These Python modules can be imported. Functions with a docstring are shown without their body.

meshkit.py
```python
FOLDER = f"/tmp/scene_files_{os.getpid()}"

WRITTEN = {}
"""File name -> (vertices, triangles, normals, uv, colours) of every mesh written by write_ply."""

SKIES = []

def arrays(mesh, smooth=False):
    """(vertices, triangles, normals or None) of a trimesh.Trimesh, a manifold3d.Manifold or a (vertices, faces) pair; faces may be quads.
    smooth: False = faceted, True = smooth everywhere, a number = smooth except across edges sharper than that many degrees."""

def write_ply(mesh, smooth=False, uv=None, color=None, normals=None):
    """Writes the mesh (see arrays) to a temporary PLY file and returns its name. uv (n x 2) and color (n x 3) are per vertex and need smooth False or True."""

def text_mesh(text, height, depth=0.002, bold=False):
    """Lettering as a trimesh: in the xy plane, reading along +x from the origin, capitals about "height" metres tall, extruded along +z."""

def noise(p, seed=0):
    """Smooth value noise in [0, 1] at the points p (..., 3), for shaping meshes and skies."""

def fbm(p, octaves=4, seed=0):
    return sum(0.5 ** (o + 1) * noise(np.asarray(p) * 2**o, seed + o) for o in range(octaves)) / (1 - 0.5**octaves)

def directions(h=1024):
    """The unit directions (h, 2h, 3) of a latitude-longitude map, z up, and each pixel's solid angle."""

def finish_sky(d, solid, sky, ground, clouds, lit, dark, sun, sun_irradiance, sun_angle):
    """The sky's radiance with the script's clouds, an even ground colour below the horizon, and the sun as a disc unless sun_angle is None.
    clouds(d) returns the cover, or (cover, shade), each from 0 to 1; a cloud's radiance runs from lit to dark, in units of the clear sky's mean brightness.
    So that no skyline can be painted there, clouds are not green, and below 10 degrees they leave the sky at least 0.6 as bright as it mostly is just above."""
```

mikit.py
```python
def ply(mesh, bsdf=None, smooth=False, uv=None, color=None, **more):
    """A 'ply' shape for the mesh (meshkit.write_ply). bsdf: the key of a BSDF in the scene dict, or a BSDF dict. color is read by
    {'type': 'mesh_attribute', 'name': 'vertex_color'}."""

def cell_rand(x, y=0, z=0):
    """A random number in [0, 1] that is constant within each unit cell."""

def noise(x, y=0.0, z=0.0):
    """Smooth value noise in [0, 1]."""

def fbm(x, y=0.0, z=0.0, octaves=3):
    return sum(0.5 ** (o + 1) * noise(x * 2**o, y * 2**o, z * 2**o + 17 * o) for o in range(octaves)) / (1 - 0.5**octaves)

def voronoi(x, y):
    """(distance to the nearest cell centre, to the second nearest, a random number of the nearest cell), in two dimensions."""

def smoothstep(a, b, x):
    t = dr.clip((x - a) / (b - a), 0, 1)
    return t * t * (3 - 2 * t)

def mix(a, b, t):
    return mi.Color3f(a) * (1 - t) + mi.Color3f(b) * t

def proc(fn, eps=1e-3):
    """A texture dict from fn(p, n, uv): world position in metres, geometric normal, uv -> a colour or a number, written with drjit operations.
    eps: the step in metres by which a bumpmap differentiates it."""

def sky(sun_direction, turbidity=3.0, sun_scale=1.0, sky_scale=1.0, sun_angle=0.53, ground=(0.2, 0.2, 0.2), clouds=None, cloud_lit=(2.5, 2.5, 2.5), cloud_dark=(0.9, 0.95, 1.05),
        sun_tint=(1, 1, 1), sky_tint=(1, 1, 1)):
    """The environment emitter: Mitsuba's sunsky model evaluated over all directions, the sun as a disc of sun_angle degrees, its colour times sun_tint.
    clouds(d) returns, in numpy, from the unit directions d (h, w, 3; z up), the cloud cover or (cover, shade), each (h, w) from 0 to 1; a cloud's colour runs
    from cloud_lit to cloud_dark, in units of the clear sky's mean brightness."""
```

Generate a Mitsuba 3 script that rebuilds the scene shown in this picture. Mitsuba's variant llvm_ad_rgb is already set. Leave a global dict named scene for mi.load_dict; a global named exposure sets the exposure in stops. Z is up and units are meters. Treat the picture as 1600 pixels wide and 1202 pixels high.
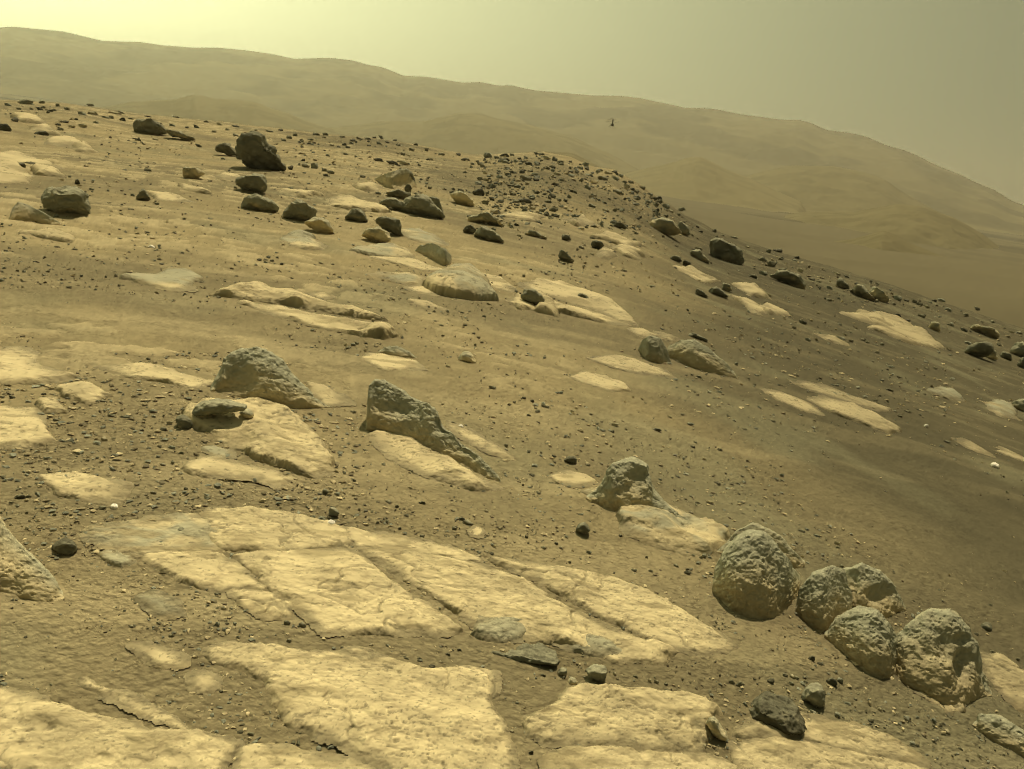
import math
import numpy as np
import trimesh
import shapely
import manifold3d as m3
import mitsuba as mi
import mikit
from meshkit import noise as nz, fbm
from scipy.ndimage import distance_transform_edt, gaussian_filter1d
from scipy.spatial import ConvexHull

T = mi.ScalarTransform4f
scene, labels = {}, {}
rng = np.random.default_rng(11)

# ------------------------------------------------------------------ camera, sky, exposure
CAM = np.array([0.0, 0.0, 1.0])
FOV, PITCH, ROLL, FPX = 60.0, math.radians(-14.5), math.radians(8.0), 800 / math.tan(math.radians(30))
FWD = np.array([0, math.cos(PITCH), math.sin(PITCH)])
R0, U0 = np.array([1.0, 0, 0]), np.array([0, -math.sin(PITCH), math.cos(PITCH)])
RT = math.cos(ROLL) * R0 + math.sin(ROLL) * U0
UP = -math.sin(ROLL) * R0 + math.cos(ROLL) * U0
exposure = 1.38
SIGMA = 5.2e-4
scene['haze_medium'] = {'type': 'homogeneous', 'albedo': {'type': 'rgb', 'value': [0.96, 0.94, 0.88]}, 'sigma_t': SIGMA,
                        'phase': {'type': 'hg', 'g': 0.8}}
scene['camera'] = {'type': 'perspective', 'fov': FOV, 'fov_axis': 'x', 'near_clip': 0.05, 'far_clip': 9000.0,
                   'to_world': T().look_at(origin=CAM.tolist(), target=(CAM + FWD).tolist(), up=UP.tolist()),
                   'medium': {'type': 'ref', 'id': 'haze_medium'}}
SUN_AZ, SUN_EL = math.radians(4), math.radians(60)
SUN = np.array([math.sin(SUN_AZ) * math.cos(SUN_EL), math.cos(SUN_AZ) * math.cos(SUN_EL), math.sin(SUN_EL)])
ADDED_GLOW = np.array([math.sin(math.radians(-37)) * math.cos(math.radians(15)), math.cos(math.radians(-37)) * math.cos(math.radians(15)), math.sin(math.radians(15))])


def dust(d):
    """A sky full of dust: bright round a glow added at left, apart from the sun, dim elsewhere."""
    a = np.degrees(np.arccos(np.clip(d @ ADDED_GLOW, -1, 1)))
    return np.ones(a.shape), np.clip(1 - np.exp(-(a / 20.5) ** 1.0), 0, 1)


scene['sky_light'] = mikit.sky(SUN.tolist(), turbidity=3, sun_scale=1.0, sky_scale=0.5, sun_tint=(1.0, 0.985, 0.80), ground=(0.2, 0.16, 0.08),
                               clouds=dust, cloud_lit=(25.0, 26.0, 13.8), cloud_dark=(0.70, 0.74, 0.47))


# ------------------------------------------------------------------ terrain
def sp(t, w):
    return w * np.logaddexp(0, t / w)


def sstep(a, b, x):
    t = np.clip((x - a) / (b - a), 0, 1)
    return t * t * (3 - 2 * t)


def ray(px, py):
    d = FWD + np.multiply.outer((np.asarray(px, float) - 800) / FPX, RT) - np.multiply.outer((np.asarray(py, float) - 601) / FPX, UP)
    return d / np.linalg.norm(d, axis=-1, keepdims=True)


def bearing(px, py):
    d = ray(px, py)
    return np.arctan2(d[..., 0], d[..., 1]), d[..., 2] / np.hypot(d[..., 0], d[..., 1])


def fb(x, y, s, o=3, seed=0, sy=None):
    return fbm(np.stack([np.asarray(x) / s, np.asarray(y) / (sy or s), np.zeros(np.shape(x)) + seed * 7.7], -1), o, seed) - 0.5


CR = 42.0                                            # distance of the near hill's crest
_cx = np.array([-500, -200, 0, 100, 200, 300, 400, 500, 600, 700, 745, 800, 850, 890, 930, 960, 1000, 1040, 1070, 1120, 1200, 1300, 1400, 1500, 1600, 1800, 2100])
_cy = np.array([120, 140, 156, 163, 180, 190, 200, 210, 219, 236, 243, 240, 238, 246, 262, 266, 290, 318, 338, 364, 390, 418, 448, 482, 516, 590, 700])
C_AZ, C_EL = bearing(_cx, _cy)


def plain(x, y):
    r = np.hypot(x, y)
    return -5.5 - 3.5 * sstep(60, 320, r) + 2.4 * fb(x, y, 90, 3, 5) * sstep(50, 160, r) + 0.9 * fb(x, y, 16, 3, 6) - 3.2 * np.abs(fb(x * .9 + y * .4, y * .9 - x * .4, 55, 3, 7, sy=26)) * sstep(55, 120, r)


def base(x, y):
    w = 0.8 + 0.06 * np.maximum(y, 0)
    return -0.24 * (sp(x - 0.2, w) - 0.3)


def H0(x, y):
    x, y = np.asarray(x, float), np.asarray(y, float)
    r, az = np.hypot(x, y), np.arctan2(x, y)
    zc = 1 + CR * np.interp(az, C_AZ, C_EL)
    bc = base(CR * np.sin(az), CR * np.cos(az))
    w = sstep(0.6, 0.2, np.abs(az) / math.pi)
    z = base(x, y) + (zc - bc) * w * sstep(5, CR, r) ** 1.3
    over = np.maximum(r - CR, 0)
    z = z - 0.012 * over ** 2 / (1 + over / 25)
    z = z + 0.10 * fb(x, y, 2.2, 3, 1) * sstep(0.5, 6, r) + 0.45 * fb(x, y, 8, 2, 2) * sstep(8, 22, r) * sstep(60, 40, r)
    far = sstep(55, 110, r)
    return z * (1 - far) + np.minimum(plain(x, y), 50) * far


def H1(x, y):
    """The sand's shape without its grain: rocks and slabs stand on this."""
    x, y = np.asarray(x, float), np.asarray(y, float)
    near = sstep(60, 40, np.hypot(x, y))
    return H0(x, y) + near * 0.04 * fb(x, y, 0.6, 2, 3)


def rubble(x, y):
    """Where broken flakes of bedrock lie in the sand, from 0 to 1."""
    where = sstep(0.0, 0.12, fb(x, y, 2.3, 2, 13) + 0.17 * sstep(0.3, -1.2, x + 0.12 * y) - 0.05)
    return where * sstep(1.0, -0.8, x) * sstep(0.03, 0.08, fb(x * .94 + y * .34, -x * .34 + y * .94, 0.22, 5, 14, sy=0.14))


def H(x, y):
    x, y = np.asarray(x, float), np.asarray(y, float)
    k = 1 / (1 + np.hypot(x, y) / 25)
    near = sstep(60, 40, np.hypot(x, y))
    u, v = x * 0.94 + y * 0.34, -x * 0.34 + y * 0.94
    gravel = sstep(-0.02, 0.14, fb(x, y, 1.1, 3, 12))
    return H1(x, y) + near * (0.006 * fb(u, v, 0.9, 2, 4, sy=0.13) + k * (0.003 + 0.010 * gravel) * (fb(x, y, 0.04, 2, 8) + 0.6 * fb(x, y, 0.013, 1, 9)) + 0.011 * rubble(x, y))


def hit(px, py):
    px, py = np.atleast_1d(np.asarray(px, float)), np.atleast_1d(np.asarray(py, float))
    if len(px) > 800:
        return np.concatenate([hit(px[k:k + 800], py[k:k + 800]) for k in range(0, len(px), 800)])
    d = ray(px, py)
    ts = np.geomspace(0.8, 75, 150)
    p = CAM + ts[None, :, None] * d[:, None, :]
    below = p[..., 2] < H1(p[..., 0], p[..., 1])
    below[:, -1] = True
    k = np.maximum(below.argmax(1), 1)
    lo, hi = ts[k - 1], ts[k]
    for _ in range(14):
        mid = (lo + hi) / 2
        q = CAM + mid[:, None] * d
        b = q[:, 2] < H1(q[:, 0], q[:, 1])
        hi, lo = np.where(b, mid, hi), np.where(b, lo, mid)
    return CAM + ((lo + hi) / 2)[:, None] * d


# ------------------------------------------------------------------ materials
def bump(base_bsdf, fn, eps):
    return {'type': 'twosided', 'b': {'type': 'bumpmap', 'tex': mikit.proc(fn, eps), 'scale': 1.0, 'b': base_bsdf}}


def grain_soil(p, n, uv):
    return 0.013 * mikit.fbm(p.x * 85, p.y * 85, p.z * 85, 3)


def grain_rock(p, n, uv):
    return 0.016 * mikit.fbm(p.x * 48, p.y * 48, p.z * 48, 4)


ATTR = {'type': 'mesh_attribute', 'name': 'vertex_color'}
scene['soil_bsdf'] = bump({'type': 'principled', 'base_color': ATTR, 'roughness': 0.9, 'specular': 0.15}, grain_soil, 0.002)
scene['rock_bsdf'] = bump({'type': 'principled', 'base_color': ATTR, 'roughness': 0.8, 'specular': 0.25}, grain_rock, 0.002)
scene['far_bsdf'] = {'type': 'twosided', 'b': {'type': 'diffuse', 'reflectance': ATTR}}


def col(*c):
    return np.array(c, float)


SOIL, SOIL2, DARKSAND_DIMMED = col(.312, .264, .152), col(.205, .178, .108), col(.078, .072, .045)
PALE, PALE2, GRAY, DARK = col(.59, .512, .312), col(.45, .39, .238), col(.205, .217, .165), col(.095, .092, .058)


def mixc(a, b, t):
    t = np.asarray(t)[..., None]
    return a * (1 - t) + b * t


def soil_color(x, y):
    r = np.hypot(x, y)
    u, v = x * 0.94 + y * 0.34, -x * 0.34 + y * 0.94
    c = mixc(SOIL, SOIL2, sstep(-0.12, 0.16, fb(x, y, 1.6, 4, 21)))
    dark = sstep(-1.5, 1.6, x - 0.12 * y + 1.6 * fb(x, y, 1.8, 3, 22) - 0.35)  # dark sand, plus the lens dimming to the right put into the colour
    c = mixc(c, DARKSAND_DIMMED, 0.9 * dark)
    c = mixc(c, PALE2, 0.75 * rubble(x, y))
    c = mixc(c, PALE2, 0.30 * sstep(0.05, 0.22, fb(u, v, 1.2, 3, 23, sy=0.22)) * (1 - 0.6 * dark))
    c = mixc(c, col(.20, .195, .125), 0.45 * sstep(0.03, 0.2, fb(x, y, 0.9, 3, 12)))
    c = mixc(c, DARKSAND_DIMMED * 0.9, 0.5 * sstep(0.08, 0.2, fb(x, y, 7, 3, 24)) * sstep(10, 25, r))
    return c * (1 + 0.30 * fb(x, y, 0.03, 2, 25) + 0.30 * fb(x, y, 0.009, 2, 27) + 0.34 * fb(x, y, 0.10, 4, 28) + 0.16 * fb(u, v, 0.5, 3, 26, sy=0.05))[..., None]


def put(key, mesh, bsdf, color, smooth=True, **more):
    scene[key] = mikit.ply(mesh, bsdf, smooth=smooth, color=np.clip(color, 0, 1), **more)


def grid_faces(nr, nc, wrap=False):
    i, j = np.meshgrid(np.arange(nr - 1), np.arange(nc if wrap else nc - 1), indexing='ij')
    a, b = i * nc + j, i * nc + (j + 1) % nc
    c, d = a + nc, b + nc
    return np.concatenate([np.stack([a, b, d], -1).reshape(-1, 3), np.stack([a, d, c], -1).reshape(-1, 3)])


# the ground: one sheet from the camera to the far plain, finest where it is near and in view
rr = [0.12]
while rr[-1] < 2500:
    r = rr[-1]
    rr.append(r + (min(max(0.0034 * r, 0.0015 * r * r), 0.011 * r) if 0.9 < r < 60 else 0.02 * r if r > 60 else 0.04 * r))
rr = np.array(rr)
azs = np.radians(np.concatenate([np.arange(-180, -36, 3.0), np.arange(-36, 36, 0.092), np.arange(36, 180, 3.0)]))
RR, AA = np.meshgrid(rr, azs, indexing='ij')
GX, GY = RR * np.sin(AA), RR * np.cos(AA)
GZ = H(GX, GY)
gc = soil_color(GX, GY)
farc = mixc(col(.145, .128, .077), col(.085, .076, .047), sstep(-0.05, 0.15, fb(GX, GY, 160, 4, 31, sy=60)))
gc = mixc(gc, farc, sstep(45, 90, RR))
put('ground', (np.stack([GX, GY, GZ], -1).reshape(-1, 3), grid_faces(len(rr), len(azs), True)[:, ::-1]), 'soil_bsdf', gc.reshape(-1, 3))
labels['ground'] = {'kind': 'structure'}


# ------------------------------------------------------------------ far hills and the crater rim
def ridge(key, pts, R, front, back, rough, c0, c1, seed, power=1.6, nr=90, daz=0.12, drop=0.0, soft=0.12):
    px, py = np.array(pts, float).T
    az, el = bearing(px, py)
    a = np.arange(az[0], az[-1], math.radians(daz))
    top = 1 + R * gaussian_filter1d(np.interp(a, az, el), soft / daz)
    ends = sstep(0, math.radians(1.2), a - a[0]) * sstep(0, math.radians(1.2), a[-1] - a)
    r = np.unique(np.concatenate([np.linspace(R - front, R, nr), R + front * np.linspace(-.12, .12, 41), np.linspace(R, R + back, nr // 2)]))
    rg, ag = np.meshgrid(r, a, indexing='ij')
    x, y = rg * np.sin(ag), rg * np.cos(ag)
    f = np.where(rg < R, sstep(R - front, R, rg) ** (0.7 * power), sstep(R + back, R, rg)) * ends
    b = plain(x, y) - 4 - drop
    z = b + (np.broadcast_to(top, x.shape) - b) * f
    env = sstep(0, 1, np.abs(rg - R) / (front * 0.3)) * np.minimum(1, 3 * f)
    gull = np.abs(fb(x, y, rough * 3.4, 4, seed))
    z = z - rough * (1.3 * gull + 0.45 * np.abs(fb(ag * 500, rg, 40, 2, seed + 1, sy=rough * 8))) * env
    cc = mixc(c0, c1, sstep(-0.08, 0.16, fb(x, y, rough * 4, 4, seed + 2)))
    v = np.stack([x, y, z], -1).reshape(-1, 3)
    put(key, (v, grid_faces(len(r), len(a))[:, ::-1]), 'far_bsdf', cc.reshape(-1, 3))
    labels[key] = {'kind': 'structure'}


RIM = [(-500, 14), (-400, 20), (-150, 38), (0, 44), (20, 43), (100, 51), (160, 65), (217, 67), (250, 72), (300, 76), (342, 76), (397, 82), (425, 86), (460, 94), (510, 92), (550, 96),
       (575, 103), (595, 106), (630, 120), (667, 122), (722, 131), (750, 130), (775, 135), (800, 135), (812, 138), (835, 143), (892, 148), (925, 151), (975, 152),
       (1000, 155), (1032, 162), (1070, 170), (1117, 172), (1160, 181), (1200, 186), (1225, 189), (1250, 189), (1270, 195), (1290, 205), (1330, 210), (1355, 216), (1385, 229), (1412, 236),
       (1432, 244), (1462, 259), (1500, 274), (1525, 286), (1555, 298), (1582, 315), (1600, 321), (1700, 352), (1900, 420), (2050, 460)]
FC0, FC1 = col(.17, .152, .09), col(.115, .103, .063)
ridge('crater_rim_hills', RIM, 1600, 750, 500, 22, FC0, FC1, 41, 1.3, 80, 0.08)
ridge('hill', [(90, 176), (160, 168), (200, 160), (240, 157), (270, 156), (307, 147), (332, 154), (375, 156), (400, 160), (425, 170), (450, 177), (480, 190), (515, 200), (560, 214), (620, 230)],
      620, 200, 120, 4, FC0 * 1.08, FC0 * .95, 45, 1.0, 50, 0.08)
ridge('hill_001', [(440, 205), (480, 203), (550, 196), (605, 189), (662, 190), (687, 184), (715, 177), (750, 177), (775, 185), (830, 196), (900, 216), (960, 244), (1030, 280), (1080, 300)],
      780, 220, 150, 4, FC0 * 1.08, FC0 * .95, 48, 1.0, 50, 0.08)
ridge('hill_002', [(700, 268), (760, 250), (800, 240), (842, 236), (895, 239), (910, 246), (930, 257), (960, 274), (1000, 294), (1040, 312)], 300, 110, 70, 2.5, FC0 * 1.08, FC0 * .95, 51, 1.0, 40, 0.06)
ridge('hill_003', [(930, 284), (990, 268), (1042, 256), (1075, 247), (1095, 245), (1110, 252), (1135, 265), (1180, 282), (1230, 306), (1280, 326)], 620, 220, 120, 3, FC0 * 1.15, FC0 * 1.05, 54, 1.0, 45, 0.06)
ridge('hill_004', [(1000, 304), (1120, 290), (1150, 278), (1200, 266), (1235, 259), (1300, 260), (1350, 269), (1385, 282), (1410, 300), (1450, 322), (1500, 352), (1560, 384), (1600, 400)],
      800, 260, 150, 5, FC0 * 1.05, FC0 * .9, 57, 1.0, 60, 0.06)
ridge('hill_005', [(1150, 330), (1210, 338), (1260, 331), (1330, 332), (1365, 325), (1400, 319), (1440, 322), (1490, 340), (1530, 362), (1570, 392), (1620, 420)],
      420, 140, 80, 3, FC0, FC0 * .85, 60, 1.0, 60, 0.06)
ridge('hill_006', [(1240, 372), (1290, 380), (1330, 374), (1350, 369), (1382, 360), (1398, 368), (1420, 379), (1480, 404), (1540, 430)],
      220, 60, 40, 1.5, FC0 * 0.95, FC0 * 0.8, 63, 1.0, 50, 0.06)


# ------------------------------------------------------------------ builders for slabs and rocks
def parse(s):
    return np.array([[float(v) for v in q.split(',')] for q in s.split()])


def numbered(name):
    if name not in labels:
        return name
    k = 1
    while f'{name}_{k:03d}' in labels:
        k += 1
    return f'{name}_{k:03d}'


def part_key(parent, name):
    k, n = f'{parent}__{name}', 1
    while k in scene:
        k, n = f'{parent}__{name}_{n:03d}', n + 1
    return k


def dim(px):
    """Lens dimming towards the right, painted into the tint of the bedrock."""
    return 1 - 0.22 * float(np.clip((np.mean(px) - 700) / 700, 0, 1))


def slab_mesh(pts, t=8, w=5, e=6, dome=0.3, gray=0.0, tint=1.0, pit=1.0, seed=0, tilt=0.0, k=0.42, grow=0.0):
    """A bedrock plate half sunk in the sand: outline on the ground, thickness t, edge width w and raggedness e in picture pixels at its distance."""
    P = hit(pts[:, 0], pts[:, 1])
    dist = np.median(np.linalg.norm(P - CAM, axis=1))
    m = dist / FPX
    c = P[:, :2].mean(0)
    vdir = (c - CAM[:2]) / np.linalg.norm(c - CAM[:2])
    udir = np.array([vdir[1], -vdir[0]])
    q = np.stack([(P[:, :2] - c) @ udir, (P[:, :2] - c) @ vdir], -1)
    du = 1.7 * m
    dv = max(1.7 * m, min(3.2 * m, 0.006 * dist * dist * 0.7))
    pad = 4 * e * m + 6 * m
    lo, hi_ = q.min(0) - pad, q.max(0) + pad
    n = np.ceil((hi_ - lo) / [du, dv]).astype(int) + 1
    while n[0] * n[1] > 60000:
        du, dv = du * 1.1, dv * 1.1
        n = np.ceil((hi_ - lo) / [du, dv]).astype(int) + 1
    u, v = np.meshgrid(lo[0] + du * np.arange(n[0]), lo[1] + dv * np.arange(n[1]), indexing='ij')
    poly = shapely.Polygon(q).buffer(0)
    ins = shapely.contains_xy(poly, u, v)
    d = distance_transform_edt(ins, (du, dv)) - distance_transform_edt(~ins, (du, dv))
    x, y = c[0] + u * udir[0] + v * vdir[0], c[1] + u * udir[1] + v * vdir[1]
    e_ = e * (1.7 if k < .8 else 1.0) * m
    d = d + grow * m + 0.7 * e_ + 2.2 * e_ * fb(x, y, 9 * e_, 4, seed + 1) + 2.2 * e_ * fb(x, y, 2.2 * e_, 4, seed + 2)
    th = t * k * m
    ww = w * (0.8 if k < .8 else 1.0) * m
    lap = sstep(-0.02, 0.16, fb(x, y, 75 * m, 3, seed + 41))
    ww = ww * (1 + 7 * lap) if k < .9 else ww + 0 * lap
    prof = np.where(d > 0, 1 - np.exp(-np.maximum(d, 0) / ww), d / ww * 1.2)
    prof = np.maximum(prof, -3)
    dn = np.clip(d / max(d.max(), 1e-6), 0, 1)
    if k < .8:
        th = th * (0.25 + 3.0 * np.maximum(0.5 + fb(x, y, 60 * m, 2, seed + 15) - 0.3, 0))
    uu, vv = x * 0.94 + y * 0.34, -x * 0.34 + y * 0.94
    a = min(1.0, 110 * m) * m
    rough = a * (2.4 * fb(x, y, 60 * m, 4, seed + 3) + 1.2 * fb(uu, vv, 14 * m, 2, seed + 4, sy=6 * m) + 1.6 * fb(x, y, 4 * m, 2, seed + 33))
    holes = sstep(0.14, 0.26, fb(uu, vv, 9 * m, 2, seed + 5, sy=4 * m)) * pit * sstep(-.15, .2, fb(x, y, 70 * m, 2, seed + 19))
    step = th * 0.30 * np.round(2.2 * fb(x, y, 60 * m, 3, seed + 6)) / 2
    z = H1(x, y) + 0.004 + th * (prof * 0.8 + dome * np.sqrt(dn)) + np.where(d > 0, np.minimum(1, np.maximum(d, 0) / ww), 0) * (rough * 1.0 + step * 0.7 - 1.9 * m * holes * (dist < 7))
    crack = sstep(0.016, 0.005, np.abs(fb(x, y, 85 * m, 4, seed + 31))) * sstep(.03, .12, fb(x, y, 150 * m, 2, seed + 32))
    z = z - 2.0 * m * crack * (d > 0)
    z = z + tilt * th * (u - u.mean()) / (np.ptp(u) + 1e-9) * (d > 0)
    c_ = mixc(PALE, PALE2, sstep(-0.1, 0.2, fb(x, y, 50 * m, 4, seed + 7))) * tint
    g = sstep(0.5 - gray, 0.75 - gray, 0.5 + 1.1 * fb(x, y, 40 * m, 3, seed + 8) + 0.15 * dn) if gray > 0 else np.zeros_like(d)
    c_ = mixc(c_, GRAY * 1.35, 0.7 * g)
    c_ = mixc(c_, SOIL2 * tint, 0.85 * sstep(1.2 * e_ + 3.0 * e_ * lap, -0.3 * e_, d + (1.5 + 4 * lap) * e_ * fb(x, y, 3 * e_, 4, seed + 16)))
    specks = sstep(0.19, 0.27, fb(uu, vv, 5.5 * m, 2, seed + 51, sy=2.6 * m)) if dist < 9 else 0 * d
    c_ = mixc(c_, DARKSAND_DIMMED * 1.1, np.maximum(np.maximum(0.6 * holes, 0.45 * crack), 0.6 * specks))
    c_ = mixc(c_, SOIL * tint, 0.75 * sstep(0.05, 0.2, fb(uu, vv, 60 * m, 4, seed + 9, sy=22 * m)))
    keep = (d > -1.3 * np.minimum(ww, 6 * m) - 2 * m).reshape(-1)
    f = grid_faces(n[0], n[1])
    f = f[keep[f].all(1)]
    used, inv = np.unique(f, return_inverse=True)
    vtx = np.stack([x, y, z], -1).reshape(-1, 3)[used]
    return (vtx, inv.reshape(-1, 3)), c_.reshape(-1, 3)[used]


_seed = [100]


def nseed():
    _seed[0] += 13
    return _seed[0]


def fix_up(mesh):
    v, f = mesh
    n = np.cross(v[f[:, 1]] - v[f[:, 0]], v[f[:, 2]] - v[f[:, 0]])[:, 2].sum()
    return (v, f if n > 0 else f[:, ::-1])


def S(name, label, cat, s, group=None, parent=None, part=None, **k):
    P = parse(s)
    k['tint'] = k.get('tint', dim(P[:, 0]))  # lower tints on the right carry the painted dimming
    mesh, c = slab_mesh(P, seed=nseed(), **k)
    if parent:
        put(part_key(parent, part), fix_up(mesh), 'rock_bsdf', c)
        return parent
    key = numbered(name)
    labels[key] = {'label': label, 'category': cat}
    if group:
        labels[key]['group'] = group
    put(key, fix_up(mesh), 'rock_bsdf', c)
    return key


def hull_mesh(p):
    h = ConvexHull(p)
    tm = trimesh.Trimesh(p, h.simplices, process=True)
    tm.fix_normals()
    return tm


def refine(tm, edge, most=24000):
    tm.merge_vertices()
    area = tm.area
    edge = max(edge, math.sqrt(area / most * 2.3))
    man = m3.Manifold(m3.Mesh(np.asarray(tm.vertices, np.float32), np.asarray(tm.faces, np.uint32)))
    me = man.refine_to_length(edge).to_mesh()
    return trimesh.Trimesh(np.array(me.vert_properties[:, :3], float), np.array(me.tri_verts), process=False)


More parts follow.
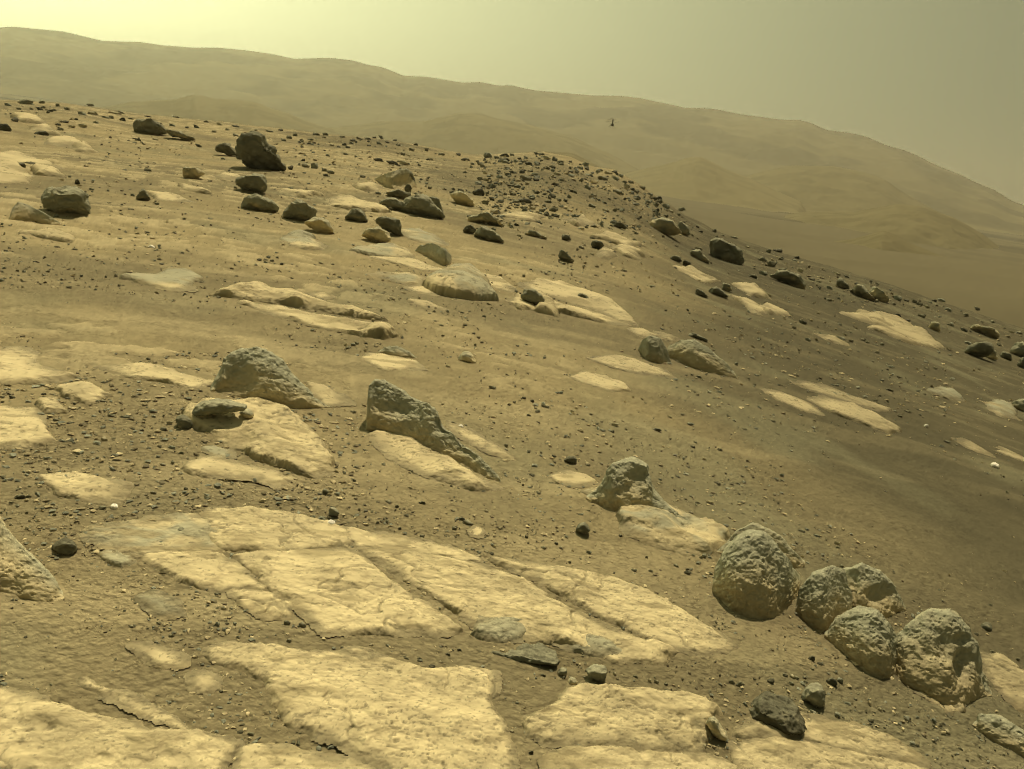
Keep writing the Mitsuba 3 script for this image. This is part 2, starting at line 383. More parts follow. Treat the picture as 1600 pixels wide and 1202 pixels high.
def rock_mesh(pts, depth=1.0, over=0.0, gray=0.5, dark=0.0, lump=1.0, fine=1.0, round_=4, seed=0, back=None, tint=1.0, top=0.62, sink=0.3, flare=0.0, lift=0.0):
    """A boulder from its outline: rings of points in front of and behind it, hulled, rounded and weathered; its foot is sunk in the sand."""
    lr = np.random.default_rng(seed)
    pts = np.asarray(pts, float)
    pc = np.array([pts[:, 0].mean(), pts[:, 1].max()])
    pts = pc + (pts - pc) * 1.12
    foot = pts[:, 1].max()
    low = pts[pts[:, 1] > foot - 0.22 * np.ptp(pts[:, 1]) - 0.5]
    B = hit([low[:, 0].mean()], [low[:, 1].mean()])[0]
    if back is not None:
        B = back
    vd = B - CAM
    vd = vd * (1 - lift / FPX * np.linalg.norm(vd) / max(-vd[2], 1e-3))
    B = CAM + vd
    hd = np.array([vd[0], vd[1], 0]) / np.hypot(vd[0], vd[1])
    d = ray(pts[:, 0], pts[:, 1])
    m = np.linalg.norm(vd) / FPX
    width, height = np.ptp(pts[:, 0]) * m, np.ptp(pts[:, 1]) * m
    D = depth * 0.5 * min(width, 1.6 * height)
    off = D * 0.55
    tt = ((B + off * hd - CAM) @ hd) / (d @ hd)
    O = CAM + tt[:, None] * d
    c = O.mean(0)
    up = np.array([0, 0, 1.0])
    J = lambda k, s: lr.normal(0, s, (k, 3))  # noqa: E731
    n = len(O)
    rings = [O]
    for sc, dd in ((0.88, 0.55), (top, 0.95)):
        rings.append(c + (O - c) * sc - hd * D * dd * lr.uniform(0.75, 1.1, (n, 1)) + up * over * height * dd + J(n, 0.03 * height))
        rings.append(c + (O - c) * (sc * 0.97) + hd * D * dd * lr.uniform(0.8, 1.2, (n, 1)) + J(n, 0.03 * height))
    lowm = pts[:, 1] > pts[:, 1].mean()
    if flare:
        rings.append(c + (O[lowm] - c) * [0.92, 0.92, 1.0] - hd * D * (1.0 + flare) - up * 0.12 * height)
    rings.append(c + (O[lowm] - c) * (0.96 - 0.25 * (over > 0)) - up * sink * height + hd * D * 0.1)
    tm = refine(hull_mesh(np.concatenate(rings)), 1.9 * m)
    v = np.array(tm.vertices)
    if round_:
        trimesh.smoothing.filter_taubin(tm, 0.6, -0.5, int(round_ * 1.5))
    size = (width * height) ** 0.5
    vn = np.array(tm.vertex_normals)
    v = np.array(tm.vertices)
    q = v + seed * 0.37
    disp = lump * size * 0.24 * (fbm(q / (0.42 * size), 3, seed) - 0.5)
    rid = np.abs(fbm(q / (0.16 * size), 3, seed + 5) - 0.5)
    disp += fine * size * (0.05 * (fbm(q / (0.13 * size), 3, seed + 3) - 0.5) - 0.10 * np.maximum(0.10 - rid, 0) * 1.2)
    disp += fine * min(5 * m, .06 * size) * (fbm(q / (8 * m), 3, seed + 9) - 0.5)
    disp -= fine * min(2.2 * m, .03 * size) * sstep(0.56, 0.68, fbm(q / (7 * m), 2, seed + 10))
    v = v + vn * disp[:, None]
    hgt = (v @ UP - (O @ UP).min()) / (height + 1e-9)
    nn = fbm(q / (0.3 * size), 4, seed + 4) - 0.5
    base_c = mixc(PALE, PALE2, np.clip(0.5 + 2.4 * nn, 0, 1)) * tint
    cg = mixc(base_c, GRAY * (0.85 + 0.25 * tint), 0.92 * sstep(0.55, 0.8, gray + 0.35 * (hgt - 0.5) + 0.75 * nn + 0.15)) if gray > 0 else base_c
    cd = mixc(cg, DARK * .6, dark * np.clip(0.85 + 1.2 * nn, 0, 1))  # near-black mix stands in for shade on the rock faces
    cd = mixc(cd, (GRAY * 1.15 + PALE2 * .35) * tint, .75 * (1 - .8 * dark) * sstep(.30, .75, np.array(tm.vertex_normals)[:, 2] + .7 * nn))  # upward faces painted paler: settled dust, and light from above put into the colour
    cd = cd * (1 + 0.35 * (fbm(q / (5 * m), 2, seed + 6) - 0.5))[:, None]
    return (v, np.array(tm.faces)), cd


def hump_mesh(pts, lean=0.8, p=2.0, gray=0.5, dark=0.0, lump=1.0, fine=1.0, seed=0, tint=1.0, dents=(), skirt=0.25, top=None):
    """A half buried rock: its front rises from where its foot meets the ground to its crest and leans back, its rear falls away into the sand."""
    poly = shapely.Polygon(pts).buffer(0)
    x0, y0, x1, y1 = poly.bounds
    B = hit([(x0 + x1) / 2], [min(y1, 1300)])[0]
    hd = np.array([B[0], B[1], 0]) / np.hypot(B[0], B[1])
    nc = int(np.clip((x1 - x0) / 1.25, 16, 190))
    nr = int(np.clip((y1 - y0) / 1.25, 12, 150))
    xs = np.linspace(x0 + .3, x1 - .3, nc)
    lo_, up_ = np.zeros(nc), np.zeros(nc)
    for i, xx in enumerate(xs):
        b = poly.intersection(shapely.LineString([(xx, y0 - 5), (xx, y1 + 5)])).bounds
        up_[i], lo_[i] = (b[1], b[3]) if len(b) and b[1] == b[1] else (up_[i - 1], lo_[i - 1])
    lo_ = gaussian_filter1d(lo_, nc / 50, mode='nearest')
    G = hit(xs, lo_)
    dg = (G - CAM) @ hd
    dg = gaussian_filter1d(dg, nc / 14, mode='nearest')
    m = np.median(dg) / FPX
    h = (lo_ - up_) * m
    hs = gaussian_filter1d(h, nc / 10, mode='nearest')
    t = np.linspace(0, 1, nr)
    yy = lo_[None] + (up_ - lo_)[None] * t[:, None]
    dep = dg[None] + lean * np.maximum(hs, h * .6)[None] * (t[:, None] ** p)
    d = ray(np.broadcast_to(xs, yy.shape), yy)
    V = CAM + d * (dep / (d @ hd))[..., None]
    U, k = V[-1], nr // 3
    tb = np.linspace(0, 1, k + 1)[1:, None, None]
    backs = U[None] + hd * (1.5 * hs[None, :, None] * tb ** .8) - np.array([0, 0, 1.0]) * ((h[None, :, None] * 1.25 + 6 * m) * tb ** 1.7)
    foot = V[0][None] + np.array([0, 0, -1.0]) * (6 * m + .1 * hs[None, :, None]) - hd * (skirt * .2 * hs)[None, :, None]
    V = np.concatenate([foot, V, backs])
    tt = np.concatenate([[0], t, np.linspace(1, 0, k + 1)[1:]])[:, None] * np.ones(nc)
    PX = np.stack([np.broadcast_to(xs, tt.shape), np.concatenate([lo_[None], yy, np.repeat(up_[None], k, 0)])], -1)
    F = grid_faces(*tt.shape)
    vn = np.array(trimesh.Trimesh(V.reshape(-1, 3), F, process=False).vertex_normals)
    if (vn @ hd).sum() * 0 + ((vn.reshape(V.shape)[1:nr] @ hd).sum()) > 0:
        F, vn = F[:, ::-1], -vn
    q = V.reshape(-1, 3)
    size = ((x1 - x0) * (y1 - y0)) ** .5 * m
    q2 = q + seed * .37
    edge = np.minimum(1, np.minimum(np.arange(nc), np.arange(nc)[::-1]) / 6.0)[None] * np.minimum(1, tt * 12 + .35)
    disp = lump * size * .13 * (fbm(q2 / (.38 * size), 3, seed) - .5)
    pl = np.abs(fbm(q2 / (.22 * size), 3, seed + 5) - .5)
    disp -= fine * size * .07 * np.maximum(.09 - pl, 0)
    disp += fine * min(2.6 * m, .05 * size) * (fbm(q2 / (9 * m), 3, seed + 9) - .5)
    disp -= fine * min(1.2 * m, .02 * size) * sstep(.56, .68, fbm(q2 / (6 * m), 2, seed + 10))
    for (a, b, rx, ry, dd) in dents:
        r2 = ((PX[..., 0] - a) / rx) ** 2 + ((PX[..., 1] - b) / ry) ** 2
        disp -= (dd * m * np.exp(-r2 ** 1.5)).reshape(-1)
    v = q + vn * (disp * edge.reshape(-1))[:, None]
    nn = fbm(q2 / (.3 * size), 4, seed + 4) - .5
    c = mixc(PALE * .85, PALE2, np.clip(.5 + 1.8 * nn, 0, 1)) * tint
    c = mixc(c, GRAY * (1.1 + .3 * tint), .85 * sstep(.2, .9, gray + .8 * (tt.reshape(-1) - .5) + .5 * nn))
    c = mixc(c, (SOIL * .5 + PALE2 * .4) * tint, .8 * sstep(.30, .02, tt.reshape(-1) + .55 * nn))
    c = mixc(c, DARK * .7, dark * np.clip(.85 + 1.2 * nn, 0, 1))  # darker mix paints in shade on these rocks as well
    c = c * (1 + .35 * (fbm(q2 / (5 * m), 2, seed + 6) - .5))[:, None]
    return (v, F), c


def K(name, label, cat, s, group=None, parent=None, part=None, hump=False, **k):
    sd = nseed()
    mesh, c = (hump_mesh if hump else rock_mesh)(parse(s), seed=sd, **k)
    if parent:
        put(part_key(parent, part), mesh, 'rock_bsdf', c)
        return parent
    key = numbered(name)
    labels[key] = {'label': label, 'category': cat}
    if group:
        labels[key]['group'] = group
    put(key, mesh, 'rock_bsdf', c)
    return key


def holder(name, label, cat):
    key = numbered(name)
    labels[key] = {'label': label, 'category': cat}
    return key


# ------------------------------------------------------------------ bedrock in the foreground
SL, BR = 'flat_rock', 'flat rock'
S(SL, 'bright pale bedrock slab filling the bottom left corner of the picture', BR,
  '-160,1060 0,1083 45,1091 82,1105 125,1117 175,1127 212,1135 232,1147 265,1146 300,1148 333,1158 363,1168 350,1180 335,1215 330,1300 100,1340 -160,1300', t=16, w=9, e=5, dome=.6)
S(SL, 'pale slab on the bottom edge just right of the bright corner slab', BR, '378,1172 400,1166 430,1172 475,1182 530,1194 575,1206 560,1260 430,1270 372,1215', t=10, e=5)
S('sand_ledge', 'thin bright crest of rock breaking through sand above the corner slab', 'rock ledge',
  '128,1062 150,1074 185,1084 215,1098 245,1112 275,1128 296,1146 284,1144 240,1124 200,1104 160,1086 134,1072', t=4, w=4, e=3)
S(SL, 'big smooth pale plate in the middle of the bottom edge', BR,
  '330,1018 350,1010 430,1012 470,1020 520,1022 545,1028 600,1030 622,1036 645,1046 672,1052 705,1050 740,1047 772,1052 768,1075 762,1096 770,1112 780,1132 786,1160 796,1192 790,1260 650,1270 615,1215 560,1180 500,1152 468,1136 450,1125 438,1108 425,1078 418,1060 380,1042 350,1036 332,1030',
  t=11, w=6, e=5, dome=.5)
k = holder('cracked_outcrop', 'wide cracked pavement of pale bedrock plates across the middle foreground', 'rock outcrop')
for s, o in (
    ('330,800 385,797 450,806 510,818 540,832 548,852 500,856 430,862 380,858 345,858 322,826', dict(t=7)),
    ('140,832 215,818 300,806 326,830 340,856 300,864 232,870 165,852', dict(t=6, gray=.1, e=8)),
    ('546,830 600,838 660,850 720,864 748,878 692,870 622,860 562,854', dict(t=7)),
    ('226,870 330,866 362,882 392,906 408,922 380,917 332,920 290,912 262,896', dict(t=9)),
    ('365,926 420,931 450,946 450,963 420,964 382,947', dict(t=7)),
    ('372,872 440,864 500,860 548,862 584,892 634,929 684,964 716,984 690,988 640,984 600,988 560,988 510,988 490,966 452,936 412,910', dict(t=13, dome=.5)),
    ('562,861 640,866 700,876 752,888 818,910 866,944 926,974 988,1000 1048,1018 1030,1032 960,1030 900,1008 850,1002 800,988 764,992 738,972 694,942 644,908 604,884', dict(t=14, dome=.5)),
    ('764,876 850,888 950,906 1010,926 1060,956 1110,986 1140,1008 1092,1016 1042,1006 984,980 926,956 876,926 826,898', dict(t=11)),
):
    S(None, None, None, s, parent=k, part='plate', **{'w': 5, 'e': 4, 'grow': 3.5, **o})
S(SL, 'grey green weathered patch of rock below the right crack of the cracked pavement', BR, '868,992 905,990 950,1000 985,1015 990,1030 950,1028 900,1020 872,1008', t=12, gray=.5, e=5)
S(SL, 'rough grey slab by the lower end of the long crack', BR, '742,966 775,958 812,964 830,985 812,1000 770,1002 748,990', t=13, gray=.5, e=5)
k = holder('right_plate_outcrop', 'pale layered plate at the bottom edge right of the big smooth plate', 'rock outcrop')
S(None, None, None, '820,1132 838,1118 862,1105 880,1100 885,1082 912,1073 975,1079 1050,1085 1078,1090 1102,1100 1122,1110 1112,1124 1106,1150 1088,1170 1025,1171 975,1164 888,1162 850,1160 826,1147', parent=k, part='plate', t=14, w=6, e=4, dome=.5)
S(None, None, None, '868,1180 900,1171 962,1170 1000,1178 1050,1180 1112,1186 1150,1200 1150,1260 880,1260 850,1205', parent=k, part='plate', t=9, w=6, e=4)
k = holder('corner_plate_outcrop', 'dusty tan bedrock below the black overhanging rock near the bottom right', 'rock outcrop')
S(None, None, None, '1228,1110 1262,1122 1313,1134 1355,1142 1388,1152 1408,1165 1428,1180 1444,1196 1300,1168 1252,1154 1180,1146 1150,1150 1175,1136', parent=k, part='plate', t=10, w=6, e=4, tint=.8)
S(None, None, None, '1150,1168 1200,1158 1255,1162 1310,1172 1360,1184 1452,1204 1460,1260 1160,1260', parent=k, part='plate', t=10, w=6, e=4, tint=.8)
S(SL, 'pale rubble plate with grey edge left of the cracked pavement, casting a pointed shadow', BR, '160,866 178,862 196,866 201,880 190,886 176,884 166,876', t=12, w=3, e=3, gray=.25)
S(SL, 'small pale lump lying in sand below the cracked pavement on the left', BR, '300,1058 315,1055 330,1060 335,1072 320,1080 303,1078', t=12, w=4, e=3)
S(SL, 'thin light plate with a dark shadow line just above the big smooth plate', BR, '540,1018 552,1015 575,1018 576,1025 550,1025', t=8, w=2, e=2)
K('leaning_bedrock', 'pale bedrock block cut off by the left edge with a grey green top', 'rock', '-120,930 -60,780 -20,796 6,815 24,842 44,864 66,888 86,908 101,930 96,944 70,946 40,936 0,922 -60,930', hump=True, gray=.32, lump=.7, fine=1.2, tint=1.1, lean=1.0, p=1.3)
S(SL, 'grey rubble patch with dark pits left of the bottom left sand', BR, '215,935 240,932 270,942 283,958 255,962 232,950', t=7, gray=.4, e=4)
S(SL, 'small crumbling pale ridge in the sand left of the big smooth plate', BR, '212,1010 245,1016 280,1030 284,1040 255,1040 232,1028', t=7, e=4)

# the mid foreground: domes, wedge and layered outcrops
K('dome_boulder', 'rounded grey dome boulder with pale skirt and dark pitted left face', 'boulder',
  '326,612 338,588 348,564 360,552 376,546 400,545 424,552 440,564 455,585 472,602 492,622 520,636 480,640 440,638 400,628 352,616', hump=True, gray=.5, lump=.8, fine=1.1, lean=.8, p=1.8, dents=[(372,590,26,24,13),(345,612,16,14,6)])
S(SL, 'low pale tail of rock trailing right behind the grey dome boulder', BR, '478,598 505,604 530,620 544,632 510,632 490,618', t=5, e=4, tint=.9)
k = S('oval_slab', 'thick oval pale slab with two grey stones on its top', BR,
      '292,652 300,636 330,630 385,627 412,630 440,645 470,664 490,680 502,696 508,712 520,722 516,736 490,744 468,740 438,730 400,714 378,700 348,685 318,672 296,664', t=17, w=6, e=6, dome=.35, k=.75)
K('flat_stone', 'long flat grey stone lying on top of the oval pale slab', 'stone', '303,645 307,636 320,631 345,630 365,633 382,634 382,640 360,644 340,647 318,651 306,650', depth=1.3, gray=.8, dark=.3, over=.25, sink=.05, lift=17)
K('flat_stone', 'small tan stone at right end of the long flat stone on the oval slab', 'stone', '374,646 385,641 396,645 395,651 384,653', depth=1.4, gray=.5, over=.1, sink=.1, lift=17)
K('round_stone', 'dark rounded stone leaning against the left tip of the oval pale slab', 'stone', '275,656 281,651 292,653 300,662 299,671 289,673 278,668', depth=1.1, gray=.7, dark=.6, over=.1)
S(SL, 'crumbly pale ledge on the ground below the oval slab', BR, '300,726 330,720 372,730 410,738 450,750 432,758 380,746 320,744 296,735', t=8, e=7)
S(SL, 'small grey rubble plate beside the left foot of the oval slab', BR, '318,702 336,700 355,706 357,716 340,716', t=8, e=3, gray=.4)
k = holder('wedge_outcrop', 'tall grey wedge shaped outcrop over a smooth pale ledge at centre left', 'boulder')
K(None, None, None, '572,672 574,640 576,604 586,596 600,596 612,606 632,614 650,624 668,629 684,648 700,668 722,690 750,712 778,740 784,756 760,748 720,726 690,714 640,692 600,678', parent=k, part='crag', hump=True, gray=.62, lump=1.2, fine=1.4, lean=.7, p=1.5, dents=[(620,640,22,12,9),(590,630,10,16,7),(690,665,14,12,6)])
S(None, None, None, '584,684 600,679 640,690 690,714 725,736 770,762 730,762 672,746 634,728 606,706', parent=k, part='ledge', t=12, w=6, e=7, dome=.2, k=.75)
S(SL, 'thin reddish pale strip of rock behind the right end of the grey wedge', BR, '700,660 724,668 750,685 775,698 796,716 766,708 738,692 712,676', t=6, e=3, tint=.95)
k = holder('step_outcrop', 'grey capped outcrop with a broad pale lower step right of centre', 'boulder')
K(None, None, None, '916,776 930,764 944,745 956,724 985,721 1012,728 1020,745 1022,768 1046,793 1074,810 1110,826 1070,822 1000,808 962,804 930,792', parent=k, part='cap', hump=True, gray=.55, lump=.9, fine=1.1, lean=.7, p=1.6, tint=.95, dents=[(1000,745,16,14,13),(990,762,14,8,6)])
S(None, None, None, '918,770 950,768 1000,775 1034,788 1000,798 960,796 930,786', parent=k, part='ledge', t=14, w=6, e=5, gray=.12, tint=.9, k=.75)
S(None, None, None, '966,797 1000,786 1040,790 1072,806 1112,822 1138,838 1104,862 1060,858 1010,846 985,834 969,816', parent=k, part='ledge', t=18, w=6, e=6, gray=.04, dome=.3, tint=.95, k=.75)
S(SL, 'small pale tongue of rock left of the grey capped step outcrop', BR, '860,746 886,738 912,742 934,755 900,758 872,755', t=6, e=3)
K('round_boulder', 'big rounded grey boulder with a deep black undercut on its left side', 'boulder',
  '1113,915 1117,888 1128,862 1148,845 1166,837 1192,838 1216,854 1236,880 1250,905 1246,936 1226,962 1196,970 1160,964 1130,948 1118,930', hump=True, gray=.55, lump=.8, fine=1.3, lean=.65, p=2.2, tint=.85, dents=[(1215,880,14,40,6)], skirt=0)
K('boulder', 'jagged tan rock ridge peeping out behind the big rounded grey boulder', 'boulder', '1120,862 1134,848 1150,830 1176,818 1202,828 1226,848 1258,878 1252,892 1200,880 1140,872', hump=True, gray=.4, lump=1.2, fine=1.2, lean=.8, p=1.4, tint=.8)
K('boulder', 'dark pitted round boulder next right of the big rounded grey boulder', 'boulder', '1243,950 1248,920 1268,900 1298,889 1318,894 1334,936 1330,966 1300,985 1284,992 1262,976 1247,962', hump=True, gray=.62, lump=.8, fine=1.5, lean=.6, p=2.0, tint=.75)
K('boulder', 'hollowed grey boulder with two dark scoops standing behind the dark pitted one', 'boulder', '1306,894 1345,885 1375,896 1400,918 1416,952 1390,966 1340,966 1306,930', hump=True, gray=.48, lump=.8, fine=1.1, lean=.7, p=1.6, tint=.8, dents=[(1334,915,10,22,9),(1378,930,18,16,9)])
K('boulder', 'smooth topped grey boulder in the middle of the right hand boulder row', 'boulder', '1288,990 1308,966 1340,954 1370,960 1392,982 1404,1010 1408,1040 1400,1068 1362,1058 1335,1038 1310,1016 1294,1002', hump=True, gray=.5, lump=.8, fine=1.5, lean=.65, p=1.9, tint=.8)
K('boulder', 'last big ribbed boulder at the right end of the boulder row', 'boulder', '1392,1040 1400,1000 1428,976 1450,957 1482,959 1510,984 1526,1010 1532,1050 1550,1086 1530,1096 1516,1088 1510,1112 1478,1106 1440,1084 1405,1066', hump=True, gray=.42, lump=1.2, fine=1.4, lean=.8, p=1.5, tint=.8, dents=[(1474,1012,12,22,11),(1512,1035,12,26,12),(1450,1020,12,16,6),(1505,1000,14,8,7)])
S(SL, 'dusty skirt of rock sloping down right from the ribbed boulder', BR, '1408,1050 1440,1062 1480,1076 1512,1092 1500,1112 1478,1108 1440,1086', t=10, e=4, gray=.15, tint=.7)
S(SL, 'tan rock fin running off the right edge behind the ribbed boulder', BR, '1530,1020 1565,1030 1600,1056 1640,1085 1640,1125 1600,1112 1570,1085 1545,1055', t=12, w=6, e=4, tint=.65)
K('boulder', 'low rough grey boulder cut by the right edge near the bottom corner', 'boulder', '1519,1132 1530,1117 1562,1122 1604,1146 1640,1160 1640,1200 1600,1184 1568,1166 1540,1150', hump=True, gray=.5, fine=1.5, lean=.7, p=1.8, tint=.78)

# loose rocks in the foreground
RK = 'rock'
K('overhung_rock', 'black shaded overhanging rock near the bottom right corner', RK, '1168,1132 1170,1108 1188,1095 1216,1104 1242,1118 1258,1142 1236,1148 1194,1144', depth=1.0, gray=.6, dark=1, over=.22, lump=.5, tint=.7, sink=.1)
K('loose_rock', 'dark egg shaped rock with a light top below the boulder row', RK, '1252,1094 1256,1082 1268,1075 1284,1079 1289,1098 1284,1106 1264,1102', depth=1.1, gray=.65, dark=.5, over=.3, sink=.03, tint=.9)
K('loose_rock', 'isolated black stone on the open sand by the right edge above the boulder row', RK, '1531,980 1535,974 1546,976 1551,984 1545,987 1534,984', depth=1, gray=.9, dark=1, over=.1)
K('loose_rock', 'slender pale rock with black underside on the edge of the layered plate', RK, '1104,1136 1110,1124 1118,1130 1128,1146 1135,1160 1124,1158 1112,1150', depth=1.2, gray=.4, over=.35, sink=.02, tint=.9)
K('loose_rock', 'blocky grey rock with dark underside above the layered plate', RK, '917,1050 928,1044 948,1050 946,1062 936,1068 926,1060', depth=1, gray=.7, dark=.4, over=.25, sink=.05)
K('thin_slab_rock', 'grey slab tilted over a long black shadow above the big smooth plate', RK, '742,1028 770,1018 800,1018 835,1024 868,1032 866,1036 830,1036 780,1036', depth=1.8, gray=.8, dark=.8, over=.45, sink=-.05, top=.9)
K('loose_rock', 'small dark stone next right of the tilted grey slab', RK, '871,1052 876,1046 886,1046 885,1055 876,1057', depth=1, gray=.6, dark=.5, over=.2)
K('loose_rock', 'flat pale stone in front of the small dark stone beside the tilted slab', RK, '886,1064 893,1060 902,1065 897,1069', depth=1.2, gray=.3)
K('loose_rock', 'very dark ragged rock left of the cracked pavement by the left edge', RK, '82,859 88,850 100,846 113,848 120,856 118,866 98,867', depth=1, gray=.8, dark=1, over=.2)
K('loose_rock', 'black angular stone on the sand left of the grey capped step outcrop', RK, '880,720 888,714 900,715 901,725 885,724', depth=1, gray=.8, dark=1, over=.2)
K('loose_rock', 'dark stone with light cap below the pale tongue of the step outcrop', RK, '899,831 905,821 914,818 922,831 910,836', depth=1, gray=.7, dark=.7, over=.3, sink=.03)
K('loose_rock', 'grey stone with dark base just above the cracked pavement', RK, '513,806 516,794 524,796 531,804 522,809', depth=1, gray=.8, dark=.5, over=.25, sink=.05)
K('loose_rock', 'dark stone standing alone below the tip of the oval slab', RK, '503,770 506,764 513,767 514,773 507,773', depth=1, gray=.8, dark=.8, over=.1)
K('loose_rock', 'black stone touching the white stone at the rim of the cracked pavement', RK, '501,815 506,810 511,814 509,817', depth=1, gray=.8, dark=.9)
K('loose_rock', 'dark double stone on the dusty upper left of the cracked pavement', RK, '276,830 280,825 288,827 290,832 280,833', depth=1, gray=.8, dark=.7)
for s, lab in (('510,818 515,813 523,816 523,823 514,822', 'bright white stone at the upper rim of the cracked pavement'), ('172,792 176,788 184,790 185,795 176,796', 'bright white stone on rubble left above the cracked pavement'),
               ('231,386 235,382 241,385 242,389 234,390', 'bright white stone on the sand far left of the middle slope'), ('1443,666 1447,662 1452,665 1449,668 1444,668', 'smaller bright white stone on the right slope'),
               ('1547,726 1552,723 1562,728 1559,732 1550,730', 'larger bright white stone near the right edge on the slope'), ('715,666 720,664 725,667 722,670', 'tiny bright white stone behind the grey wedge outcrop')):
    sd = nseed()
    mesh, c = rock_mesh(parse(s), seed=sd, gray=0, depth=1)
    key = numbered('white_stone')
    labels[key] = {'label': lab, 'category': 'stone'}
    put(key, mesh, 'rock_bsdf', c * 0 + col(.8, .78, .70))
S(SL, 'round flush pale disc of rock in the pebbly sand right of centre', BR, '738,830 745,825 753,830 750,838 741,838', t=3, e=1)

# ------------------------------------------------------------------ middle and far slope
P2 = dict(depth=1.0, over=.26, sink=.1, lump=1.3, fine=1.3, round_=2)
K('dark_boulder', 'largest dark boulder on the far slope, ragged with a black underside', 'boulder', '372,252 375,233 382,221 394,218 408,224 413,240 428,250 440,262 443,272 412,273 384,264', depth=1.0, gray=.85, dark=.85, over=.25, lump=1.5, fine=1.6, sink=.03)
k = holder('long_rock', 'long low dark rock with a jagged left end far upslope on the left', 'boulder')
K(None, None, None, '208,206 212,194 222,190 240,191 252,200 262,209 240,214 222,212', parent=k, part='crag', gray=.8, dark=.6, **P2)
K(None, None, None, '256,206 275,208 292,215 306,221 292,222 270,214', parent=k, part='ledge', gray=.6, dark=.5, **P2)
K('dark_boulder', 'blocky flat topped boulder at the left with bright and dark facets', 'boulder', '68,318 72,304 88,298 120,299 132,302 134,324 139,338 120,341 88,335 72,327', depth=.9, gray=.78, dark=.35, over=.12, lump=1.3, round_=2)
K('shield_rock', 'smooth pale shield shaped rock in front of the blocky flat topped boulder', 'boulder', '12,346 18,328 28,316 45,320 70,334 97,350 80,353 48,346 20,346', hump=True, gray=.45, lump=.4, fine=.6, lean=.55, p=1.6)
K('small_peak_rock', 'dark pyramid shaped rock on sand on the left slope', RK, '212,313 219,303 224,299 230,304 236,313 222,314', gray=.8, dark=.6, **P2)
K('loose_rock', 'small black rock standing alone upslope left of the dark pyramid', RK, '116,289 118,282 122,281 126,288', gray=.8, dark=.9, **P2)
K('loose_rock', 'jagged dark rock just left of the largest dark boulder', RK, '337,236 345,229 360,229 366,238 371,246 360,244 350,240', gray=.8, dark=.8, **P2)
K('loose_rock', 'two humped grey rock in front of the largest dark boulder', RK, '370,290 378,281 398,276 412,280 417,296 400,303 385,300', gray=.75, dark=.45, **P2)
K('loose_rock', 'hollow pale rock with dark rim left of the two humped rock', RK, '285,268 290,263 305,265 318,274 308,280 290,280', gray=.45, dark=.2, **P2)
K('loose_rock', 'rounded grey green rock pair low on the slope below the two humped rock', RK, '378,326 384,312 402,309 420,318 436,326 430,332 400,331', gray=.8, dark=.1, **P2)
K('loose_rock', 'grey boulder with black notch right of the grey green pair', RK, '443,344 450,328 466,317 482,322 494,332 488,346 470,347', gray=.75, dark=.3, **P2)
K('loose_rock', 'pointed pale rock below the notched grey boulder', RK, '478,352 492,344 505,346 516,355 522,368 500,364', gray=.3, **P2)
S(SL, 'pale faceted slab at centre left below the pointed pale rock', BR, '438,374 455,366 484,365 492,376 502,390 478,391 455,384', t=12, e=3, gray=.15)
K('loose_rock', 'dark angular rock under the shelf with the shadowed rim', RK, '540,342 548,332 560,329 568,336 575,348 560,348', gray=.75, dark=.6, **P2)
K('loose_rock', 'dark toothed ridge of rock below the twin lobed boulder', RK, '587,350 600,344 616,347 624,352 629,371 614,368', gray=.8, dark=.7, **P2)
k = holder('lobed_boulder', 'large twin lobed boulder with a black undercut at the centre of the far slope', 'boulder')
K(None, None, None, '596,320 604,313 620,314 640,322 640,334 615,327', parent=k, part='lobe', gray=.8, dark=.3, **P2)
K(None, None, None, '626,328 636,314 654,308 670,316 684,330 690,340 660,342 638,337', parent=k, part='lobe', depth=1, over=.28, sink=.03, gray=.8, dark=.25)
K(None, None, None, '666,312 676,310 688,322 693,334 684,334', parent=k, part='lobe', gray=.8, dark=.5, **P2)
K('tent_rock', 'pale tent shaped peak rock with dark right side above the twin lobed boulder', 'boulder', '585,280 600,272 622,265 634,264 646,280 652,292 630,296 612,298 596,288', hump=True, gray=.35, dark=.1, lump=1.2, lean=.7, p=1.2, dents=[(630,285,14,10,6)])
K('loose_rock', 'dark block on the right flank of the pale tent shaped rock', RK, '613,288 620,275 634,268 648,280 645,290 628,290', gray=.8, dark=.7, **P2)
K('loose_rock', 'grey slab with black hollow resting atop the twin lobed boulder', RK, '602,303 618,298 640,304 640,312 618,311', gray=.7, dark=.6, depth=1.2, over=.3)
K('loose_rock', 'black stone between the tent shaped rock and the twin lobed boulder', RK, '632,296 638,290 644,296 640,304 634,303', gray=.8, dark=.9, **P2)
K('loose_rock', 'pale oval boulder with shaded base right of the twin lobed boulder', RK, '706,306 714,302 728,306 740,322 728,325 714,318', gray=.4, depth=1, over=.25, sink=.05)
K('loose_rock', 'black round stone left of the grey wedge in the centre', RK, '725,361 729,354 737,353 744,360 738,366 728,365', gray=.8, dark=1, **P2)
K('loose_rock', 'grey wedge rock beside the black round stone in the centre', RK, '742,370 750,358 762,358 776,370 786,381 768,378 750,375', gray=.7, dark=.35, **P2)
K('loose_rock', 'low rough grey rock behind the grey wedge in the centre', RK, '735,345 745,338 760,336 778,346 786,356 765,352', gray=.6, dark=.1, **P2)
K('loose_rock', 'dark lens of rock with a pale back at centre right', RK, '820,368 828,361 840,364 852,373 836,373', gray=.6, dark=.5, **P2)
K('loose_rock', 'dark cube like stone right of the dark lens rock', RK, '877,376 880,368 890,369 892,377', gray=.8, dark=.8, **P2)
K('loose_rock', 'black upright stone among pale slabs at centre right', RK, '925,388 926,378 936,378 944,384 938,391', gray=.8, dark=1, **P2)
K('loose_rock', 'boot shaped dark rock on the sand at centre right', RK, '873,404 876,393 883,396 896,410 892,414 880,409', gray=.7, dark=.6, **P2)
K('loose_rock', 'dark low mound rock below the crest mound', RK, '955,357 963,349 974,350 980,357', gray=.8, dark=.9, **P2)
